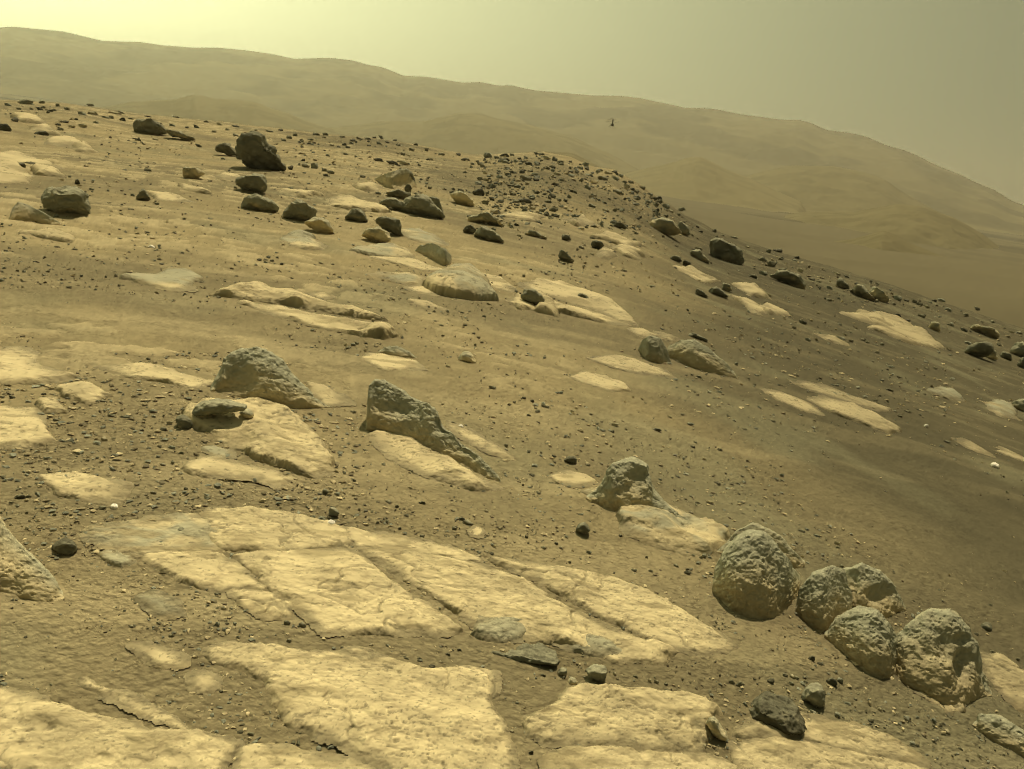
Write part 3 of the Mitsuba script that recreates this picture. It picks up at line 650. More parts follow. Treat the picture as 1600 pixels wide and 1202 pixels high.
K('overhung_boulder', 'broad pale boulder with a black undercut below the right shoulder of the crest mound', 'boulder', '1010,363 1018,352 1034,346 1054,350 1064,366 1040,370 1018,368', depth=1.1, gray=.5, dark=.1, over=.35, sink=.02, tint=.9)
K('loose_rock', 'grey rock touching the right end of the broad undercut boulder', RK, '1054,362 1064,350 1076,358 1079,368 1066,371', gray=.65, dark=.2, **P2)
K('dark_boulder', 'big two toned boulder, black left half and light right half, near the right skyline', 'boulder', '1107,390 1110,380 1122,378 1138,386 1152,392 1162,410 1155,417 1138,414 1118,406', depth=1.0, gray=.7, dark=.55, over=.25, tint=.9)
K('loose_rock', 'dark elongated rock left of the two toned boulder', RK, '1047,408 1050,401 1062,402 1066,409 1056,410', gray=.8, dark=.8, **P2)
K('loose_rock', 'black stone at the right end of the dark elongated rock', RK, '1066,412 1070,407 1078,412 1077,418 1070,416', gray=.8, dark=1, **P2)
K('loose_rock', 'flat grey shelf rock at the foot of the two toned boulder', RK, '1080,398 1092,393 1102,402 1108,412 1092,408', gray=.6, dark=.15, **P2)
K('loose_rock', 'small dark wedge on the pale streak right of centre', RK, '1086,460 1089,452 1098,456 1106,465 1090,464', gray=.8, dark=.8, **P2)
K('loose_rock', 'dark rounded rock right of the small dark wedge', RK, '1108,460 1112,452 1126,452 1138,466 1118,464', gray=.75, dark=.7, **P2)
K('loose_rock', 'grey cube like rock behind the dark rounded rock', RK, '1128,455 1130,444 1140,447 1145,456', gray=.7, dark=.1, **P2)
K('dark_boulder', 'long dark boulder with light flat top on the right slope', 'boulder', '1205,434 1215,429 1238,432 1252,437 1256,453 1240,449 1220,442', depth=1.1, gray=.65, dark=.55, over=.35, sink=.03)
k = holder('ragged_outcrop', 'ragged row of dark shadowed rocks along the right skyline', 'boulder')
K(None, None, None, '1306,444 1312,436 1322,444 1328,454 1316,453', parent=k, part='block', gray=.7, dark=.6, **P2)
K(None, None, None, '1328,456 1338,448 1356,458 1368,472 1350,468 1334,462', parent=k, part='block', gray=.6, dark=.45, **P2)
K(None, None, None, '1356,462 1366,452 1382,460 1390,472 1372,474', parent=k, part='block', gray=.6, dark=.1, **P2)
K('overhung_boulder', 'boulder with a pitch black hollow near the right edge', 'boulder', '1506,554 1512,544 1526,539 1545,541 1552,552 1534,557 1516,556', gray=.7, dark=.7, over=.35, depth=1.1)
K('loose_rock', 'low grey rubble block right of the black hollow boulder', RK, '1540,556 1546,548 1556,552 1558,562 1544,563', gray=.6, **P2)
K('loose_rock', 'dark wedge rock between the hollow boulder and the right edge', RK, '1562,556 1568,551 1580,558 1581,564 1570,562', gray=.75, dark=.75, **P2)
K('loose_rock', 'layered grey rock against the right edge of the slope', RK, '1580,552 1590,540 1606,542 1612,562 1592,560', gray=.65, dark=.3, **P2)
K('loose_rock', 'dark rock cut by right edge below the layered grey rock', RK, '1589,572 1596,560 1612,560 1616,580 1600,579', gray=.75, dark=.6, **P2)
K('loose_rock', 'long light slab with black underside near the right edge', RK, '1515,517 1520,512 1540,517 1557,522 1559,532 1535,526', gray=.4, dark=.2, over=.4, depth=1.4, sink=.0)
K('loose_rock', 'small roof shaped slab left of the long light slab on the right', RK, '1450,512 1458,505 1468,508 1468,519 1458,517', gray=.45, over=.35, depth=1.2)
K('loose_rock', 'rock with black left half cut by the right edge in mid slope', RK, '1578,640 1584,630 1598,626 1620,628 1622,648 1596,648', gray=.65, dark=.5, over=.2, depth=1)
S(SL, 'pale flush slab just left of the half black rock on the right edge', BR, '1545,632 1560,629 1580,634 1588,648 1566,652 1552,644', t=8, e=3, tint=.7, gray=.15)
K('egg_boulder', 'dark egg shaped boulder leaning against the pale shell boulder', 'boulder', '997,546 1003,531 1016,525 1032,529 1042,546 1049,567 1030,570 1008,562', hump=True, gray=.8, dark=.35, lump=.6, fine=1, lean=.5, p=2.4)
K('shell_boulder', 'smooth pale shell shaped boulder right of the dark egg boulder', 'boulder', '1040,556 1044,540 1064,530 1084,530 1106,544 1130,562 1148,580 1153,592 1128,587 1096,580 1064,568', hump=True, gray=.45, lump=.7, fine=.7, lean=.8, p=1.8, tint=.85)
K('loose_rock', 'thin dark lens behind the pale shell boulder', RK, '1072,527 1080,521 1094,526 1104,534 1090,532', gray=.8, dark=.8, **P2)
K('grey_boulder', 'grey boulder with a black right end at the centre of the middle slope', 'boulder', '648,392 656,382 676,380 696,388 706,400 704,420 690,414 670,402', hump=True, gray=.75, dark=.15, lump=1, lean=.5, p=2)
K('loose_rock', 'rounded light rock left of the grey boulder with black end', RK, '566,372 574,362 590,359 602,366 610,380 590,384', gray=.35, **P2)
S(SL, 'pale lens slab under the grey boulder with black end', BR, '546,393 580,386 612,383 634,390 642,402 600,402 570,398', t=12, e=3, gray=.1)
S(SL, 'pale strip of rock trailing right below the pale lens slab', BR, '580,402 640,404 670,416 700,426 660,424 615,412', t=6, e=3)
S(SL, 'pale faceted slab right behind the toothed ridge', BR, '628,360 655,358 680,370 694,384 662,380 640,374', t=10, e=3, gray=.2)
S(SL, 'grey topped slab left of the big shield slab at the centre', BR, '585,430 605,427 640,428 662,434 650,446 634,444 612,438', t=8, e=3, gray=.12)
S(SL, 'low pale slab under the left corner of the big shield slab', BR, '636,450 660,446 684,458 672,460 648,456', t=5, e=2)
S('shield_slab', 'big pale shield shaped slab at the centre of the picture with grey crown', BR, '660,448 674,436 700,426 730,424 746,430 762,446 776,470 740,470 700,464 676,458', t=18, w=9, e=3, dome=.6, gray=.15, k=1)
S(SL, 'pale flat slab right behind the big shield slab', BR, '754,428 780,434 800,448 792,456 772,450 758,440', t=6, e=3)
k = holder('layered_outcrop', 'pale layered outcrop with curved strata right of the centre', 'rock outcrop')
for s, o in (('800,474 808,462 828,468 836,484 812,484', dict(t=14)), ('818,448 840,438 880,442 905,452 935,462 970,482 996,508 968,502 940,486 905,478 878,470 840,458', dict(t=10)),
             ('838,462 870,474 905,482 940,492 975,506 940,504 905,496 872,488 850,480', dict(t=9)), ('838,488 850,470 866,478 868,494', dict(t=16))):
    S(None, None, None, s, parent=k, part='layer', w=5, e=3, k=.7, **o)
K('loose_rock', 'dark grey rock on the left end of the layered outcrop', RK, '814,468 820,456 838,457 848,470 840,480 826,474', gray=.8, dark=.45, **P2)
K('loose_rock', 'small black wedge on the middle of the layered outcrop', RK, '899,466 906,460 916,464 922,476 910,472', gray=.8, dark=.8, **P2)
S(SL, 'small pale slab on sand below the right end of the layered outcrop', BR, '984,514 1004,516 1030,526 1010,528 992,522', t=5, e=3)
k = holder('double_ledge', 'long pale double ledge with a dark groove on the left middle slope', 'rock outcrop')
S(None, None, None, '338,462 370,456 402,450 440,458 482,464 520,476 560,490 606,503 566,498 500,486 440,476 384,468', parent=k, part='ledge', t=15, w=6, e=4, k=.75)
S(None, None, None, '372,472 440,482 520,496 580,509 618,523 600,530 545,522 470,504 420,490', parent=k, part='ledge', t=14, w=6, e=4, k=.75)
S(SL, 'small pale lens above the long double ledge', BR, '490,462 504,457 518,465 500,467', t=4, e=2)
S(SL, 'arched pale rock ridge upslope left of the long double ledge', BR, '193,435 214,428 250,430 264,422 290,423 318,438 298,440 291,454 262,452 222,442', t=10, w=4, e=4, gray=.15)
S(SL, 'low pale slab in sand right above the grey wedge outcrop', BR, '568,560 585,554 618,558 645,566 652,576 600,578', t=6, e=4)
K('loose_rock', 'grey hump lying on sand above the grey wedge outcrop', RK, '590,550 602,542 620,540 640,549 652,560 620,558', hump=True, gray=.6, lean=1, fine=1.2)
K('loose_rock', 'small tan hump in the pebbly sand right of the grey hump', RK, '716,562 724,551 738,554 744,568 728,566', gray=.45, depth=1)
S(SL, 'pale lens slab on sand right of centre below the egg boulder', BR, '893,590 915,583 945,588 976,600 986,613 950,610 912,600', t=7, e=3)
S(SL, 'faint tan slab patch on sand just left of the dark egg boulder', BR, '925,562 960,556 990,562 1030,576 1050,588 1000,582 960,574', t=4, e=4, tint=.8)
S(SL, 'left one of two long pale lenses on the right slope', BR, '1198,613 1222,614 1260,629 1282,646 1256,642 1220,628', t=7, e=3, tint=.75)
S(SL, 'right and longer one of two long pale lenses on the right slope', BR, '1266,626 1290,622 1332,632 1370,650 1406,673 1390,678 1340,661 1300,646', t=8, e=3, tint=.75)
S(SL, 'faint pale strip above the two long lenses on the right slope', BR, '1240,600 1290,604 1340,622 1392,640 1350,636 1290,618', t=4, e=4, tint=.62)
S(SL, 'low grey arc of rock on the right slope above the dark sand', BR, '1452,612 1470,606 1488,610 1504,624 1480,622', t=9, e=3, gray=.3, tint=.7)
S(SL, 'curved pale slab at the right edge above the dark sand', BR, '1558,706 1572,702 1600,716 1630,730 1600,722', t=5, e=2, tint=.7)
S(SL, 'narrow pale strip below the left edge white stone of the right slope', BR, '1498,690 1515,690 1540,705 1546,712 1520,704', t=3, e=2, tint=.7)
for s, lab in (('-60,545 30,546 62,558 60,572 115,590 60,600 0,600 -60,600', 'broken pale bedrock patch at the left edge halfway up'), ('90,604 130,600 165,618 140,630 100,622', 'crumbled pale plate right of the left edge bedrock patch'),
               ('-60,640 50,640 64,660 78,688 34,700 -60,690', 'crumbly pale bedrock at the left edge below the broken patch'), ('60,628 84,628 105,645 70,645', 'small pale wedge of rock between the two left edge bedrock patches'),
               ('150,575 200,572 270,582 330,598 300,606 210,592', 'faint pale plate stretching left of the grey dome boulder'), ('60,745 120,740 190,760 180,785 100,775', 'dusty rubble plate in the left foreground under the crumbly patch'),
               ('-40,252 20,238 52,248 90,262 60,262 0,262', 'pale slab at the left edge above the shield shaped rock'), ('-40,268 20,260 50,276 40,286 -40,286', 'bright pale slab on the left edge below the slab row'),
               ('50,262 72,262 90,276 60,274', 'small bright lens beside the left edge slab row'), ('72,220 100,216 130,226 106,230 84,228', 'bright lens slab high on the left slope'),
               ('116,232 130,228 148,238 128,238', 'small bright lens right of the high lens slab'), ('30,366 70,360 118,374 100,378 60,370', 'thin pale plate below the shield shaped rock'),
               ('20,182 56,182 66,194 40,192', 'pale slab near the left skyline'), ('58,202 72,200 88,212 70,210', 'pale hump with shaded side on the far left slope'),
               ('284,292 312,296 330,304 296,300', 'bright sliver of rock left of the grey green pair'), ('230,302 262,304 296,314 250,312', 'bright sliver right behind the dark pyramid'),
               ('336,276 360,272 378,280 350,282', 'bright plate under the hollow pale rock'), ('440,296 470,298 500,306 470,308', 'bright plate left of the shelf with shadowed rim'),
               ('514,314 545,306 580,322 610,334 560,330 520,324', 'pale shelf slab with a shadowed front rim above the dark angular rock'), ('556,290 580,286 596,294 572,300', 'pale plate left of the tent shaped rock'),
               ('780,338 810,334 850,340 830,346', 'pale broken plate below the crest mound'), ('884,344 910,338 928,350 900,354', 'pale rubble plate under the right foot of the crest mound'),
               ('930,372 960,366 985,378 1005,384 970,384', 'light plate behind the black upright stone'), ('932,396 950,388 964,402 940,404', 'light facet slab in front of the black upright stone'),
               ('960,388 985,386 1004,400 980,402', 'light slab right of the black upright stone'), ('1050,416 1080,420 1122,440 1090,438', 'pale streak of bedrock left below the two toned boulder'),
               ('1142,462 1168,468 1202,490 1178,490', 'pale streak right of the dark rounded rock'), ('1150,445 1180,450 1200,466 1170,462', 'dim tan streak below the two toned boulder'),
               ('1318,492 1350,490 1400,498 1430,516 1390,512 1345,502', 'upper pale plate of the strata on the right slope'), ('1360,514 1400,512 1440,522 1475,545 1420,536', 'lower pale plate of the strata on the right slope'),
               ('1280,524 1310,528 1320,538 1296,534', 'thin tan plate left of the strata on the right slope'), ('1180,478 1210,480 1232,492 1200,490', 'dim plate right of the pale streak on the right slope'),
               ('1030,520 1060,530 1050,536 1035,530', 'tan sliver left behind the pale shell boulder'), ('640,470 668,474 690,482 660,480', 'faint sliver below the big shield slab')):
    S(SL, lab, BR, s, t=9, w=4, e=4.5, k=.6)

# ------------------------------------------------------------------ small stones, one by one
FIELD = '''42,160,16,9 66,160,6,6 61,170,8,5 68,168,5,5 78,173,7,5 105,170,7,5 142,164,9,4 128,178,10,5 145,177,10,6 180,177,14,5 190,176,8,5 165,184,9,4 174,184,6,6 192,187,7,6 23,187,8,8 57,188,6,4 100,190,12,4 91,195,7,4 129,197,10,6 95,202,7,5 112,198,8,4 64,208,16,8 5,200,18,11 30,259,13,11 46,256,15,6 90,165,5,5 12,164,7,4 231,182,9,3 275,183,9,3 269,196,7,4 306,198,8,6 292,199,5,4 335,206,6,4 368,197,10,4 342,194,6,4 370,212,9,5 394,209,9,6 216,219,7,5 243,218,7,4 310,228,9,6 231,266,10,5 207,305,5,4 348,248,6,4 368,293,4,5 382,283,12,5 84,172,5,4 30,170,6,4 118,186,6,4 150,192,6,4 205,186,7,4 250,194,6,4 322,190,6,4 355,203,5,4
402,212,8,6 410,217,10,6 452,215,8,6 443,219,7,4 461,211,6,6 438,203,7,5 494,210,10,5 509,210,8,6 485,218,9,3 483,224,7,4 535,214,9,4 551,219,8,6 549,224,6,4 562,217,9,4 575,217,9,4 584,215,7,4 595,214,7,5 519,227,5,4 529,229,5,4 538,226,6,5 543,230,7,4 576,227,6,4 592,224,7,5 512,243,6,5 540,241,8,4 556,245,4,4 592,250,13,6 478,259,10,8 491,260,9,10 507,266,8,6 517,269,10,7 509,274,7,5 566,276,9,5 454,262,7,10 473,250,6,5 466,303,8,6 591,302,9,5 598,321,6,5 584,287,7,6 614,255,16,7 630,255,13,7 638,256,5,4 622,226,6,5 644,234,8,5 630,241,7,5 639,243,4,4 667,234,6,6 668,249,6,5 674,249,5,4 691,241,8,5 716,241,7,6 724,249,7,6 731,249,7,6 738,256,6,5 736,261,5,5 726,269,6,4 567,276,8,4 605,222,6,4 617,219,6,4 650,226,6,4 651,303,7,6 672,294,6,5 420,205,6,4 468,222,5,4
762,243,12,11 776,246,8,5 787,242,12,7 786,250,15,10 750,256,8,6 759,253,5,5 800,242,7,5 838,240,9,5 846,241,9,5 853,247,9,7 822,246,6,5 826,256,11,6 793,263,8,5 800,269,10,6 876,253,9,6 905,262,7,5 759,281,8,5 767,291,9,7 823,279,17,9 837,280,9,8 830,268,5,4 870,272,10,5 876,281,8,5 907,282,6,6 918,293,9,6 929,305,6,4 789,303,6,5 810,303,7,5 850,303,6,5 862,306,12,8 855,315,7,5 874,313,6,6 883,313,6,6 863,327,11,9 820,314,20,8 832,325,8,6 822,324,7,4 706,300,9,6 719,298,10,7 748,301,16,13 772,331,10,9 789,335,8,7 734,338,9,5 747,342,14,10 938,266,7,5 943,279,15,7 962,279,8,6 970,275,7,6 979,291,9,7 966,300,14,9 985,285,9,6 995,300,8,6 1004,294,9,6 994,311,10,5 1012,315,9,5 1029,310,9,7 1040,323,10,9 1025,320,10,9 1027,328,6,5 1065,327,10,7 1060,335,6,5 1039,337,7,4 1000,339,5,4 946,329,10,4 900,343,7,4 950,270,9,6 960,268,8,5 975,284,8,5 988,296,7,5 1016,304,7,5 1048,330,7,5 806,252,7,4 812,248,6,4 815,262,6,4 865,262,6,4 780,268,6,4 840,262,6,4
1091,389,11,6 1190,405,12,8 1204,413,14,11 1224,422,11,8 1201,392,6,9 1215,391,13,7 1244,402,8,6 1250,423,7,8 1175,431,13,7 1192,427,11,7 1168,386,5,4 1116,361,6,6 1148,371,9,5 1221,403,6,4 1200,461,9,5 1268,436,9,5 1296,450,8,5 1295,469,9,5 1253,503,11,8 1241,512,6,5 1262,531,7,6 1312,529,13,6 1320,523,5,4 1330,533,6,5 1348,531,9,5 1355,535,6,4 1378,538,6,5 1402,466,10,8 1416,469,7,5 1428,471,7,6 1436,475,9,6 1447,479,8,5 1402,493,10,6 1441,494,10,6 1470,469,10,5 1481,484,8,6 1508,492,7,5 1526,482,7,5 1484,507,9,5 1505,515,9,6 1593,520,8,5 1512,536,9,5 1396,475,7,5 1550,503,6,4 1095,362,6,4 1130,368,6,4 1280,440,7,4 1308,428,9,4 1322,432,8,4 1370,470,6,5 1580,519,6,4 1418,500,7,4 1460,470,6,4
925,371,10,6 909,386,10,7 925,397,8,4 953,378,6,4 1055,418,6,4 976,422,9,5 1138,510,10,4 1074,484,6,5 1058,461,7,4 830,366,6,4 811,368,8,5 756,430,10,7 758,440,6,4 862,460,8,5 1005,535,6,4 1150,568,6,7 1180,600,6,4 987,575,8,4 1003,578,8,4 1085,612,5,4 1040,560,6,4 576,392,4,3 488,428,5,4 501,411,8,4 405,405,8,6 415,410,7,5 425,407,7,5 440,412,6,5 447,419,5,4 400,414,6,5 433,402,6,4 520,413,6,4 678,486,6,6 577,480,9,4 552,538,9,6 558,536,8,6 572,536,6,4 546,542,6,4 680,502,7,5 690,508,8,5 700,506,6,4 740,520,7,5 748,527,7,5 732,522,6,4 753,534,6,4 700,572,9,5 187,373,11,6 116,389,9,5 245,318,8,5 193,343,4,4 110,378,6,4 90,386,9,3 205,327,9,3 250,576,10,4 252,412,7,4 365,448,7,4 342,464,8,4'''
NEAR = '''853,635,15,7 837,638,6,4 894,642,8,6 911,655,6,4 923,647,7,4 961,663,14,7 957,673,7,6 958,681,4,4 1026,671,18,6 1046,651,9,5 1079,662,13,5 1082,697,9,5 1086,691,6,4 1125,702,7,6 865,712,9,4 845,707,5,5 826,706,5,5 918,726,7,5 932,742,7,5 940,724,7,5 969,836,7,5 1080,800,8,5 1090,785,10,4 1252,829,13,5 1308,848,10,6 1315,884,7,5 1240,852,9,5 770,605,14,7 818,621,8,6 832,626,7,5 804,628,6,5 837,637,8,5 849,634,10,6 791,695,7,8 826,704,6,6 845,708,5,5 835,727,11,8 771,660,6,5 752,671,6,4 707,660,12,7 791,702,6,6 553,750,7,6 641,762,8,5 576,752,6,4 608,783,11,5 590,784,7,4 620,790,7,6 660,785,12,6 708,798,8,4 732,815,18,8 722,810,12,6 760,798,7,5 710,825,9,6 660,837,9,6 570,817,8,5 590,815,6,4 625,825,6,5 780,825,6,4 760,862,9,5 768,864,8,6 738,858,10,5 748,868,8,4 822,838,7,5 850,855,9,6 877,855,7,5 869,848,7,5 890,878,6,5 920,862,9,5 1057,883,9,6 1075,890,8,5 1100,868,8,7 1074,893,12,9 1010,870,6,5 1110,896,8,5 1095,870,7,5 455,750,6,4 497,792,6,5 290,763,8,6 303,768,6,5 292,771,7,4 240,769,10,5 325,777,10,4 355,717,8,5 303,651,7,4 345,690,9,5 327,703,8,5 250,697,7,6 283,707,9,5 255,725,9,5 270,722,6,5 163,685,9,8 122,708,6,5 137,718,6,4 207,670,8,4 220,672,9,6 256,670,11,8 265,660,10,7 278,645,7,5 240,650,7,4 225,655,6,4 30,775,16,7 58,771,7,5 100,766,7,4 105,775,12,4 160,793,13,6 85,804,6,5 44,775,8,5 155,818,5,4 198,834,6,4 40,848,5,4 40,995,5,4 15,810,7,4 145,620,12,5 132,615,9,5 162,626,11,5 140,629,9,4 110,637,8,4 116,630,6,5 68,615,8,5 18,620,10,6 4,620,8,5 44,627,9,4 57,631,7,5 64,647,12,6 80,647,9,5 110,660,11,4 88,656,10,4 135,574,8,5 150,564,6,6 82,560,7,5 90,567,8,4 23,558,8,5
1147,657,7,4 1256,1130,6,4 1205,1080,8,6 1226,1054,10,8 1238,1056,8,6 1245,1058,9,6 1256,1058,8,5 1268,1028,10,12 1281,1036,9,6 1300,1064,16,14 1312,1062,9,8 1204,1062,11,11 1208,1092,9,7 1155,1067,8,12 1143,1064,10,7 1236,1068,9,7 1308,1116,10,8 1425,1161,9,7 1269,1045,7,5 1237,1092,6,5 1270,1112,11,5 1026,1065,9,6 1028,1030,7,6 1013,1022,8,5 1042,1078,8,5 993,1056,9,5 1015,1063,7,6 1040,1068,7,6 960,1052,7,6 880,1058,7,5 850,1055,6,5 700,1022,9,5 718,1015,8,5 706,1015,7,5 655,1028,8,5 675,1040,11,6 688,1034,8,5 580,1007,7,5 605,1008,6,5 534,1011,6,5 448,972,13,8 473,975,12,10 452,1000,8,6 350,950,9,6 338,928,10,6 340,974,7,8 362,950,6,5 372,995,6,4 206,978,7,5 245,1003,8,5 345,1080,7,7 358,1098,7,5 300,1078,9,4 318,1079,7,5 118,1203,6,5 800,1142,7,5 830,1175,8,6 808,1098,6,5 1100,1165,7,9 1336,1092,6,5 1375,1108,7,5 1480,1142,9,5 1460,1155,8,5 1500,1170,8,6 1530,1180,8,5 1322,1180,7,5 1525,990,7,5 1590,1030,6,5 1550,1018,7,4'''


def stone_proto(seed):
    lr = np.random.default_rng(seed)
    p = lr.normal(0, 1, (16, 3))
    p /= np.linalg.norm(p, axis=1, keepdims=True)
    p *= lr.uniform(0.8, 1.05, (16, 1)) * [1, 0.85, 0.8]
    tm = hull_mesh(p).subdivide().subdivide()
    tm.merge_vertices()
    v = np.array(tm.vertices)
    v = v + np.array(tm.vertex_normals) * (0.30 * (fbm(v / 0.55 + seed, 3, seed) - 0.5))[:, None]
    return v, np.array(tm.faces)


PROTO = []
for i in range(14):
    v, f = stone_proto(300 + i)
    nn_ = fbm(v / 0.6 + i, 3, i)[:, None] - 0.5
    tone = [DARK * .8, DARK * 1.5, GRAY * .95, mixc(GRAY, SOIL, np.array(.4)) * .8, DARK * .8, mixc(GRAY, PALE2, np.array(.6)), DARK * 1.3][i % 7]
    PROTO.append((mikit.ply((v, f), 'rock_bsdf', smooth=True, color=np.clip(mixc(tone * (1 + 0.9 * nn_), GRAY * 1.1 + PALE2 * .3, .6 * sstep(.4, .9, v[:, 2] / .8 + 1.2 * nn_[:, 0])), 0.02, 1)), v))  # pale stone tops: dust, with the light on them also in the colour

GROUPS = [
    ('skyline_stone', 'scattered over the rocky ground below the left skyline', 'stones below the left skyline'),
    ('crest_stone', 'strewn along the hill crest left of the crest mound', 'stones along the hill crest'),
    ('mound_stone', 'on the rubbly crest mound or its right shoulder', 'stones on the crest mound'),
    ('slope_edge_stone', 'along the right skyline of the near slope', 'stones along the right skyline'),
    ('slope_stone', 'on sand between pale outcrops of the middle slope', 'stones of the middle slope'),
]
NEARGROUPS = [
    (lambda x, y: x < 420 and y < 870, 'rubble_stone', 'on rubbly ground left of the oval slab', 'stones of the left rubble'),
    (lambda x, y: x < 540 and y < 1300, 'rubble_stone', 'on sand at the left end of the cracked pavement', 'stones by the cracked pavement'),
    (lambda x, y: y < 690 and x < 1200, 'slope_stone', 'on pebbly sand right behind the grey wedge outcrop', 'stones behind the wedge outcrop'),
    (lambda x, y: x < 1130 and y < 745, 'slope_stone', 'near the top of the grey capped step outcrop', 'stones by the step outcrop'),
    (lambda x, y: x < 1130 and y < 910, 'pavement_stone', 'on pebbly sand between wedge outcrop and cracked pavement', 'stones above the cracked pavement'),
    (lambda x, y: x < 1110 and y > 909, 'pavement_stone', 'on gravel between the cracked pavement and the lowest plates', 'stones between the plates'),
    (lambda x, y: y > 1000, 'row_stone', 'on gravel below the row of big boulders', 'stones below the boulder row'),
    (lambda x, y: True, 'row_stone', 'on dark sand just above the row of big boulders', 'stones above the boulder row'),
]
LOOKS = ['black', 'dark', 'grey', 'mottled', 'black', 'light', 'dark']
rows = []
for g, block in enumerate(FIELD.split('\n')):
    rows += [(g,) + tuple(map(float, q.split(','))) for q in block.split()]
for block in NEAR.split('\n'):
    rows += [(5,) + tuple(map(float, q.split(','))) for q in block.split()]
rows = np.array(rows)
rows = np.array([r for i, r in enumerate(rows) if not np.any(np.hypot(rows[:i, 1] - r[1], rows[:i, 2] - r[2]) < 1.6)])
big = rows[:, 3] * rows[:, 4]
most = 300
order = np.argsort(-big)
chosen = set()
for g in range(6):
    ids = [i for i in order if rows[i, 0] == g]
    chosen |= set(ids[:most])
PT = hit(rows[:, 1], rows[:, 2] + 0.35 * rows[:, 4])
for i, r in enumerate(rows):
    m = np.linalg.norm(PT[i] - CAM) / FPX
    pi = int(rng.integers(len(PROTO)))
    proto, pv = PROTO[pi]
    name, lab, grp = GROUPS[int(r[0])] if r[0] < 5 else next(g[1:] for g in NEARGROUPS if g[0](r[1], r[2]))
    lab = f"{'flat' if r[3] > 1.9 * r[4] else 'larger' if r[3] * r[4] > 75 else 'tiny' if r[3] * r[4] < 30 else 'small'} {LOOKS[pi % 7]} stone {lab}"
    grp = lab
    key = numbered(name)
    labels[key] = {'label': lab, 'category': 'stone', 'group': grp}
    grow = 1.25 if r[0] < 4 else 1.0
    sx, sz = 0.56 * r[3] * m * grow, 0.62 * r[4] * m * grow
    sy = 0.5 * (sx + sz) * rng.uniform(.8, 1.2)
    az = -math.degrees(math.atan2(PT[i, 0], PT[i, 1])) + rng.uniform(-18, 18)
    tl = rng.uniform(-4, 14)
    scene[key] = {**proto, 'to_world': T().translate((PT[i] + [0, 0, 0.3 * sz]).tolist()).rotate([0, 0, 1], az).rotate([0, 1, 0], tl).scale([sx, sy, sz])}


# ------------------------------------------------------------------ pebbles: too many to count
def pebbles(key, label, n, lo, hi_, tones, seed, box=(-250, 150, 1850, 1290), thr=0.0, flat=1.0):
    lr = np.random.default_rng(seed)
    px, py = lr.uniform(box[0], box[2], n * 8), lr.uniform(box[1], box[3], n * 8)
    skyline = np.interp(px, _cx, _cy)
    ok = py > skyline + 4
    dens = fbm(np.stack([px / 170, py / 75, px * 0], -1), 3, seed) - 0.5
    ok &= dens + lr.normal(0, .05, len(px)) > thr
    # the open dark sand of the right slope and the left sand drift are almost bare
    bare = (np.hypot((px - 1440) / 230, (py - 790 - .32 * (px - 1440)) / 90) < 1) | (np.hypot((px - 180) / 200, (py - 500 - .15 * (px - 180)) / 40) < 1) | (np.hypot((px - 60) / 200, (py - 1010 - .3 * (px - 60)) / 55) < 1)
    ok &= ~(bare & (lr.random(len(px)) < .93))
    px, py = px[ok][:n], py[ok][:n]
    p = hit(px, py)
    m = np.linalg.norm(p - CAM, axis=1) / FPX
    s = m * (lo + (hi_ - lo) * lr.random(len(px)) ** (3 if flat == 1 else 2.2))
    shapes = []
    for j in range(10):
        q = lr.normal(0, 1, (9, 3))
        q /= np.linalg.norm(q, axis=1, keepdims=True)
        h = hull_mesh(q * lr.uniform(.7, 1.1, (9, 1)) * [1, .9, .6])
        shapes.append((np.array(h.vertices), np.array(h.faces)))
    V, F, C, at = [], [], [], 0
    for i in range(len(px)):
        v, f = shapes[i % 10]
        a = lr.uniform(0, 6.28)
        rot = np.array([[math.cos(a), -math.sin(a), 0], [math.sin(a), math.cos(a), 0], [0, 0, 1]])
        V.append((v * lr.uniform(.7, 1.3, 3) * [1, 1, flat]) @ rot.T * s[i] + p[i] + [0, 0, .25 * s[i]])
        F.append(f + at)
        at += len(v)
        C.append(np.repeat((tones[int(lr.integers(len(tones)))] * lr.uniform(.75, 1.25))[None], len(v), 0))
    put(key, (np.concatenate(V), np.concatenate(F)), 'rock_bsdf', np.concatenate(C), smooth=False)
    labels[key] = {'label': label, 'category': 'pebbles', 'kind': 'stuff'}


pebbles('rock_flakes', 'broken flat flakes of pale and grey rock littering the foreground', 5000, 1.6, 6.0, [PALE2, GRAY, GRAY * .8, PALE * .8, SOIL2, DARK * 1.4], 74, box=(-200, 540, 1500, 1280), thr=.03, flat=.55)
pebbles('left_rubble', 'crumbled pale and grey rubble covering the ground left of the oval slab', 2600, 1.4, 7.0, [PALE2, PALE * .7, GRAY * 1.1, GRAY * .8, SOIL2, SOIL, SOIL2 * .8], 75, box=(-150, 560, 560, 880), thr=-.06, flat=.5)
pebbles('dark_pebbles', 'countless small dark pebbles strewn over the sandy slope', 9000, .8, 3.4, [DARK, GRAY * .7, DARK * 1.3, SOIL2 * .6], 71)
pebbles('pale_pebbles', 'countless small light pebbles strewn over the sandy slope', 5000, .8, 3.2, [PALE2, PALE * .8, GRAY * 1.2, SOIL], 72)
pebbles('mound_rubble', 'tangle of dark and pale rubble covering the crest mound', 900, 1.6, 8.0, [DARK * 1.6, GRAY * .7, GRAY, PALE2 * .9, DARK, GRAY * .8], 77, box=(745, 236, 1120, 360), thr=-.03)
pebbles('crest_gravel', 'fine dark rubble covering the ground near the hill crest', 4200, .9, 4.6, [DARK * 1.4, GRAY * .7, GRAY, PALE2 * .9, PALE2 * .7, SOIL2], 73, box=(-100, 140, 1750, 560), thr=.01)

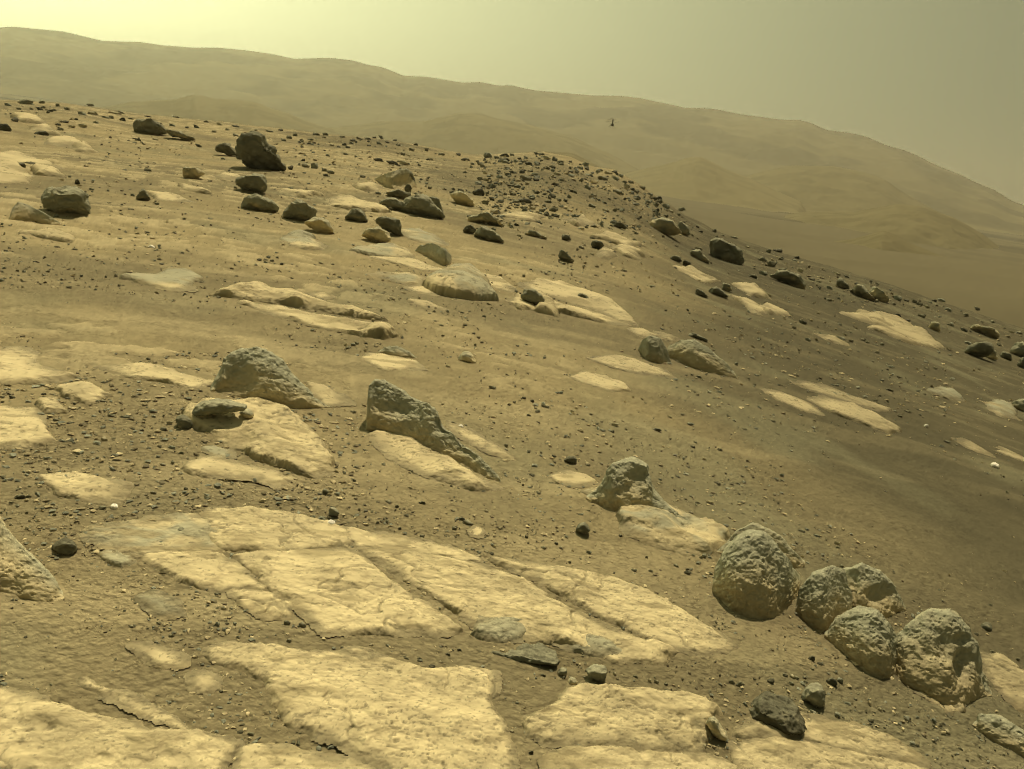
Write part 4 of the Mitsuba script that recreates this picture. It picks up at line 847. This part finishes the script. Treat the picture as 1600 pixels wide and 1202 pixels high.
# ------------------------------------------------------------------ the small helicopter in flight
hd_ = ray([957.0], [193.0])[0]
HP = CAM + hd_ * 66.0
HT = T().translate(HP.tolist()).rotate([0, 0, 1], 25)
k = holder('helicopter', 'tiny dark helicopter drone hovering in the air in front of the far hills', 'helicopter')
scene['drone_bsdf'] = {'type': 'principled', 'base_color': {'type': 'rgb', 'value': [.10, .095, .075]}, 'roughness': .5}


def hpart(name, mesh):
    scene[part_key(k, name)] = mikit.ply(mesh, 'drone_bsdf', smooth=35, to_world=HT)


def at(mesh, x, y, z):
    mesh.apply_translation([x, y, z])
    return mesh


body = trimesh.creation.box((.17, .15, .17))
body = hull_mesh(np.concatenate([np.array(body.vertices) * [1, 1, .8], np.array(body.vertices) * [.8, .8, 1]]))
hpart('body', at(body, 0, 0, -.10))
hpart('mast', at(trimesh.creation.cylinder(.028, .34, sections=14), 0, 0, .12))
hpart('solar_panel', at(trimesh.creation.box((.42, .165, .014)), 0, 0, .30))
hpart('hub', at(trimesh.creation.cylinder(.05, .05, sections=16), 0, 0, .21))
hpart('hub', at(trimesh.creation.cylinder(.05, .05, sections=16), 0, 0, .10))
for z, a0 in ((.21, 20), (.10, 110)):
    for a in (a0, a0 + 180):
        n = 9
        t = np.linspace(.05, .605, n)
        w_ = np.interp(t, [.05, .12, .25, .605], [.02, .03, .055, .028])
        up_ = np.stack([np.stack([t, w_, .006 + 0 * t], -1), np.stack([t, -w_, -.004 + 0 * t], -1)], 1).reshape(-1, 3)
        bl = hull_mesh(np.concatenate([up_ + [0, 0, .004], up_ - [0, 0, .004]]))
        bl.apply_transform(trimesh.transformations.rotation_matrix(math.radians(a), [0, 0, 1]))
        hpart('rotor_blade', at(bl, 0, 0, z))
for a in (45, 135, 225, 315):
    ca, sa = math.cos(math.radians(a)), math.sin(math.radians(a))
    lg = trimesh.creation.cylinder(.009, segment=[[.07 * ca, .07 * sa, -.05], [.27 * ca, .27 * sa, -.30]], sections=8)
    hpart('leg', lg)

# ------------------------------------------------------------------ the dusty air
scene['haze'] = {'type': 'cube', 'to_world': T().translate([0, 0, 45]).scale([2700, 2700, 95]), 'bsdf': {'type': 'null'}, 'interior': {'type': 'ref', 'id': 'haze_medium'}}
labels['haze'] = {'label': 'pale yellow dust haze hanging in the air', 'category': 'haze', 'kind': 'stuff'}
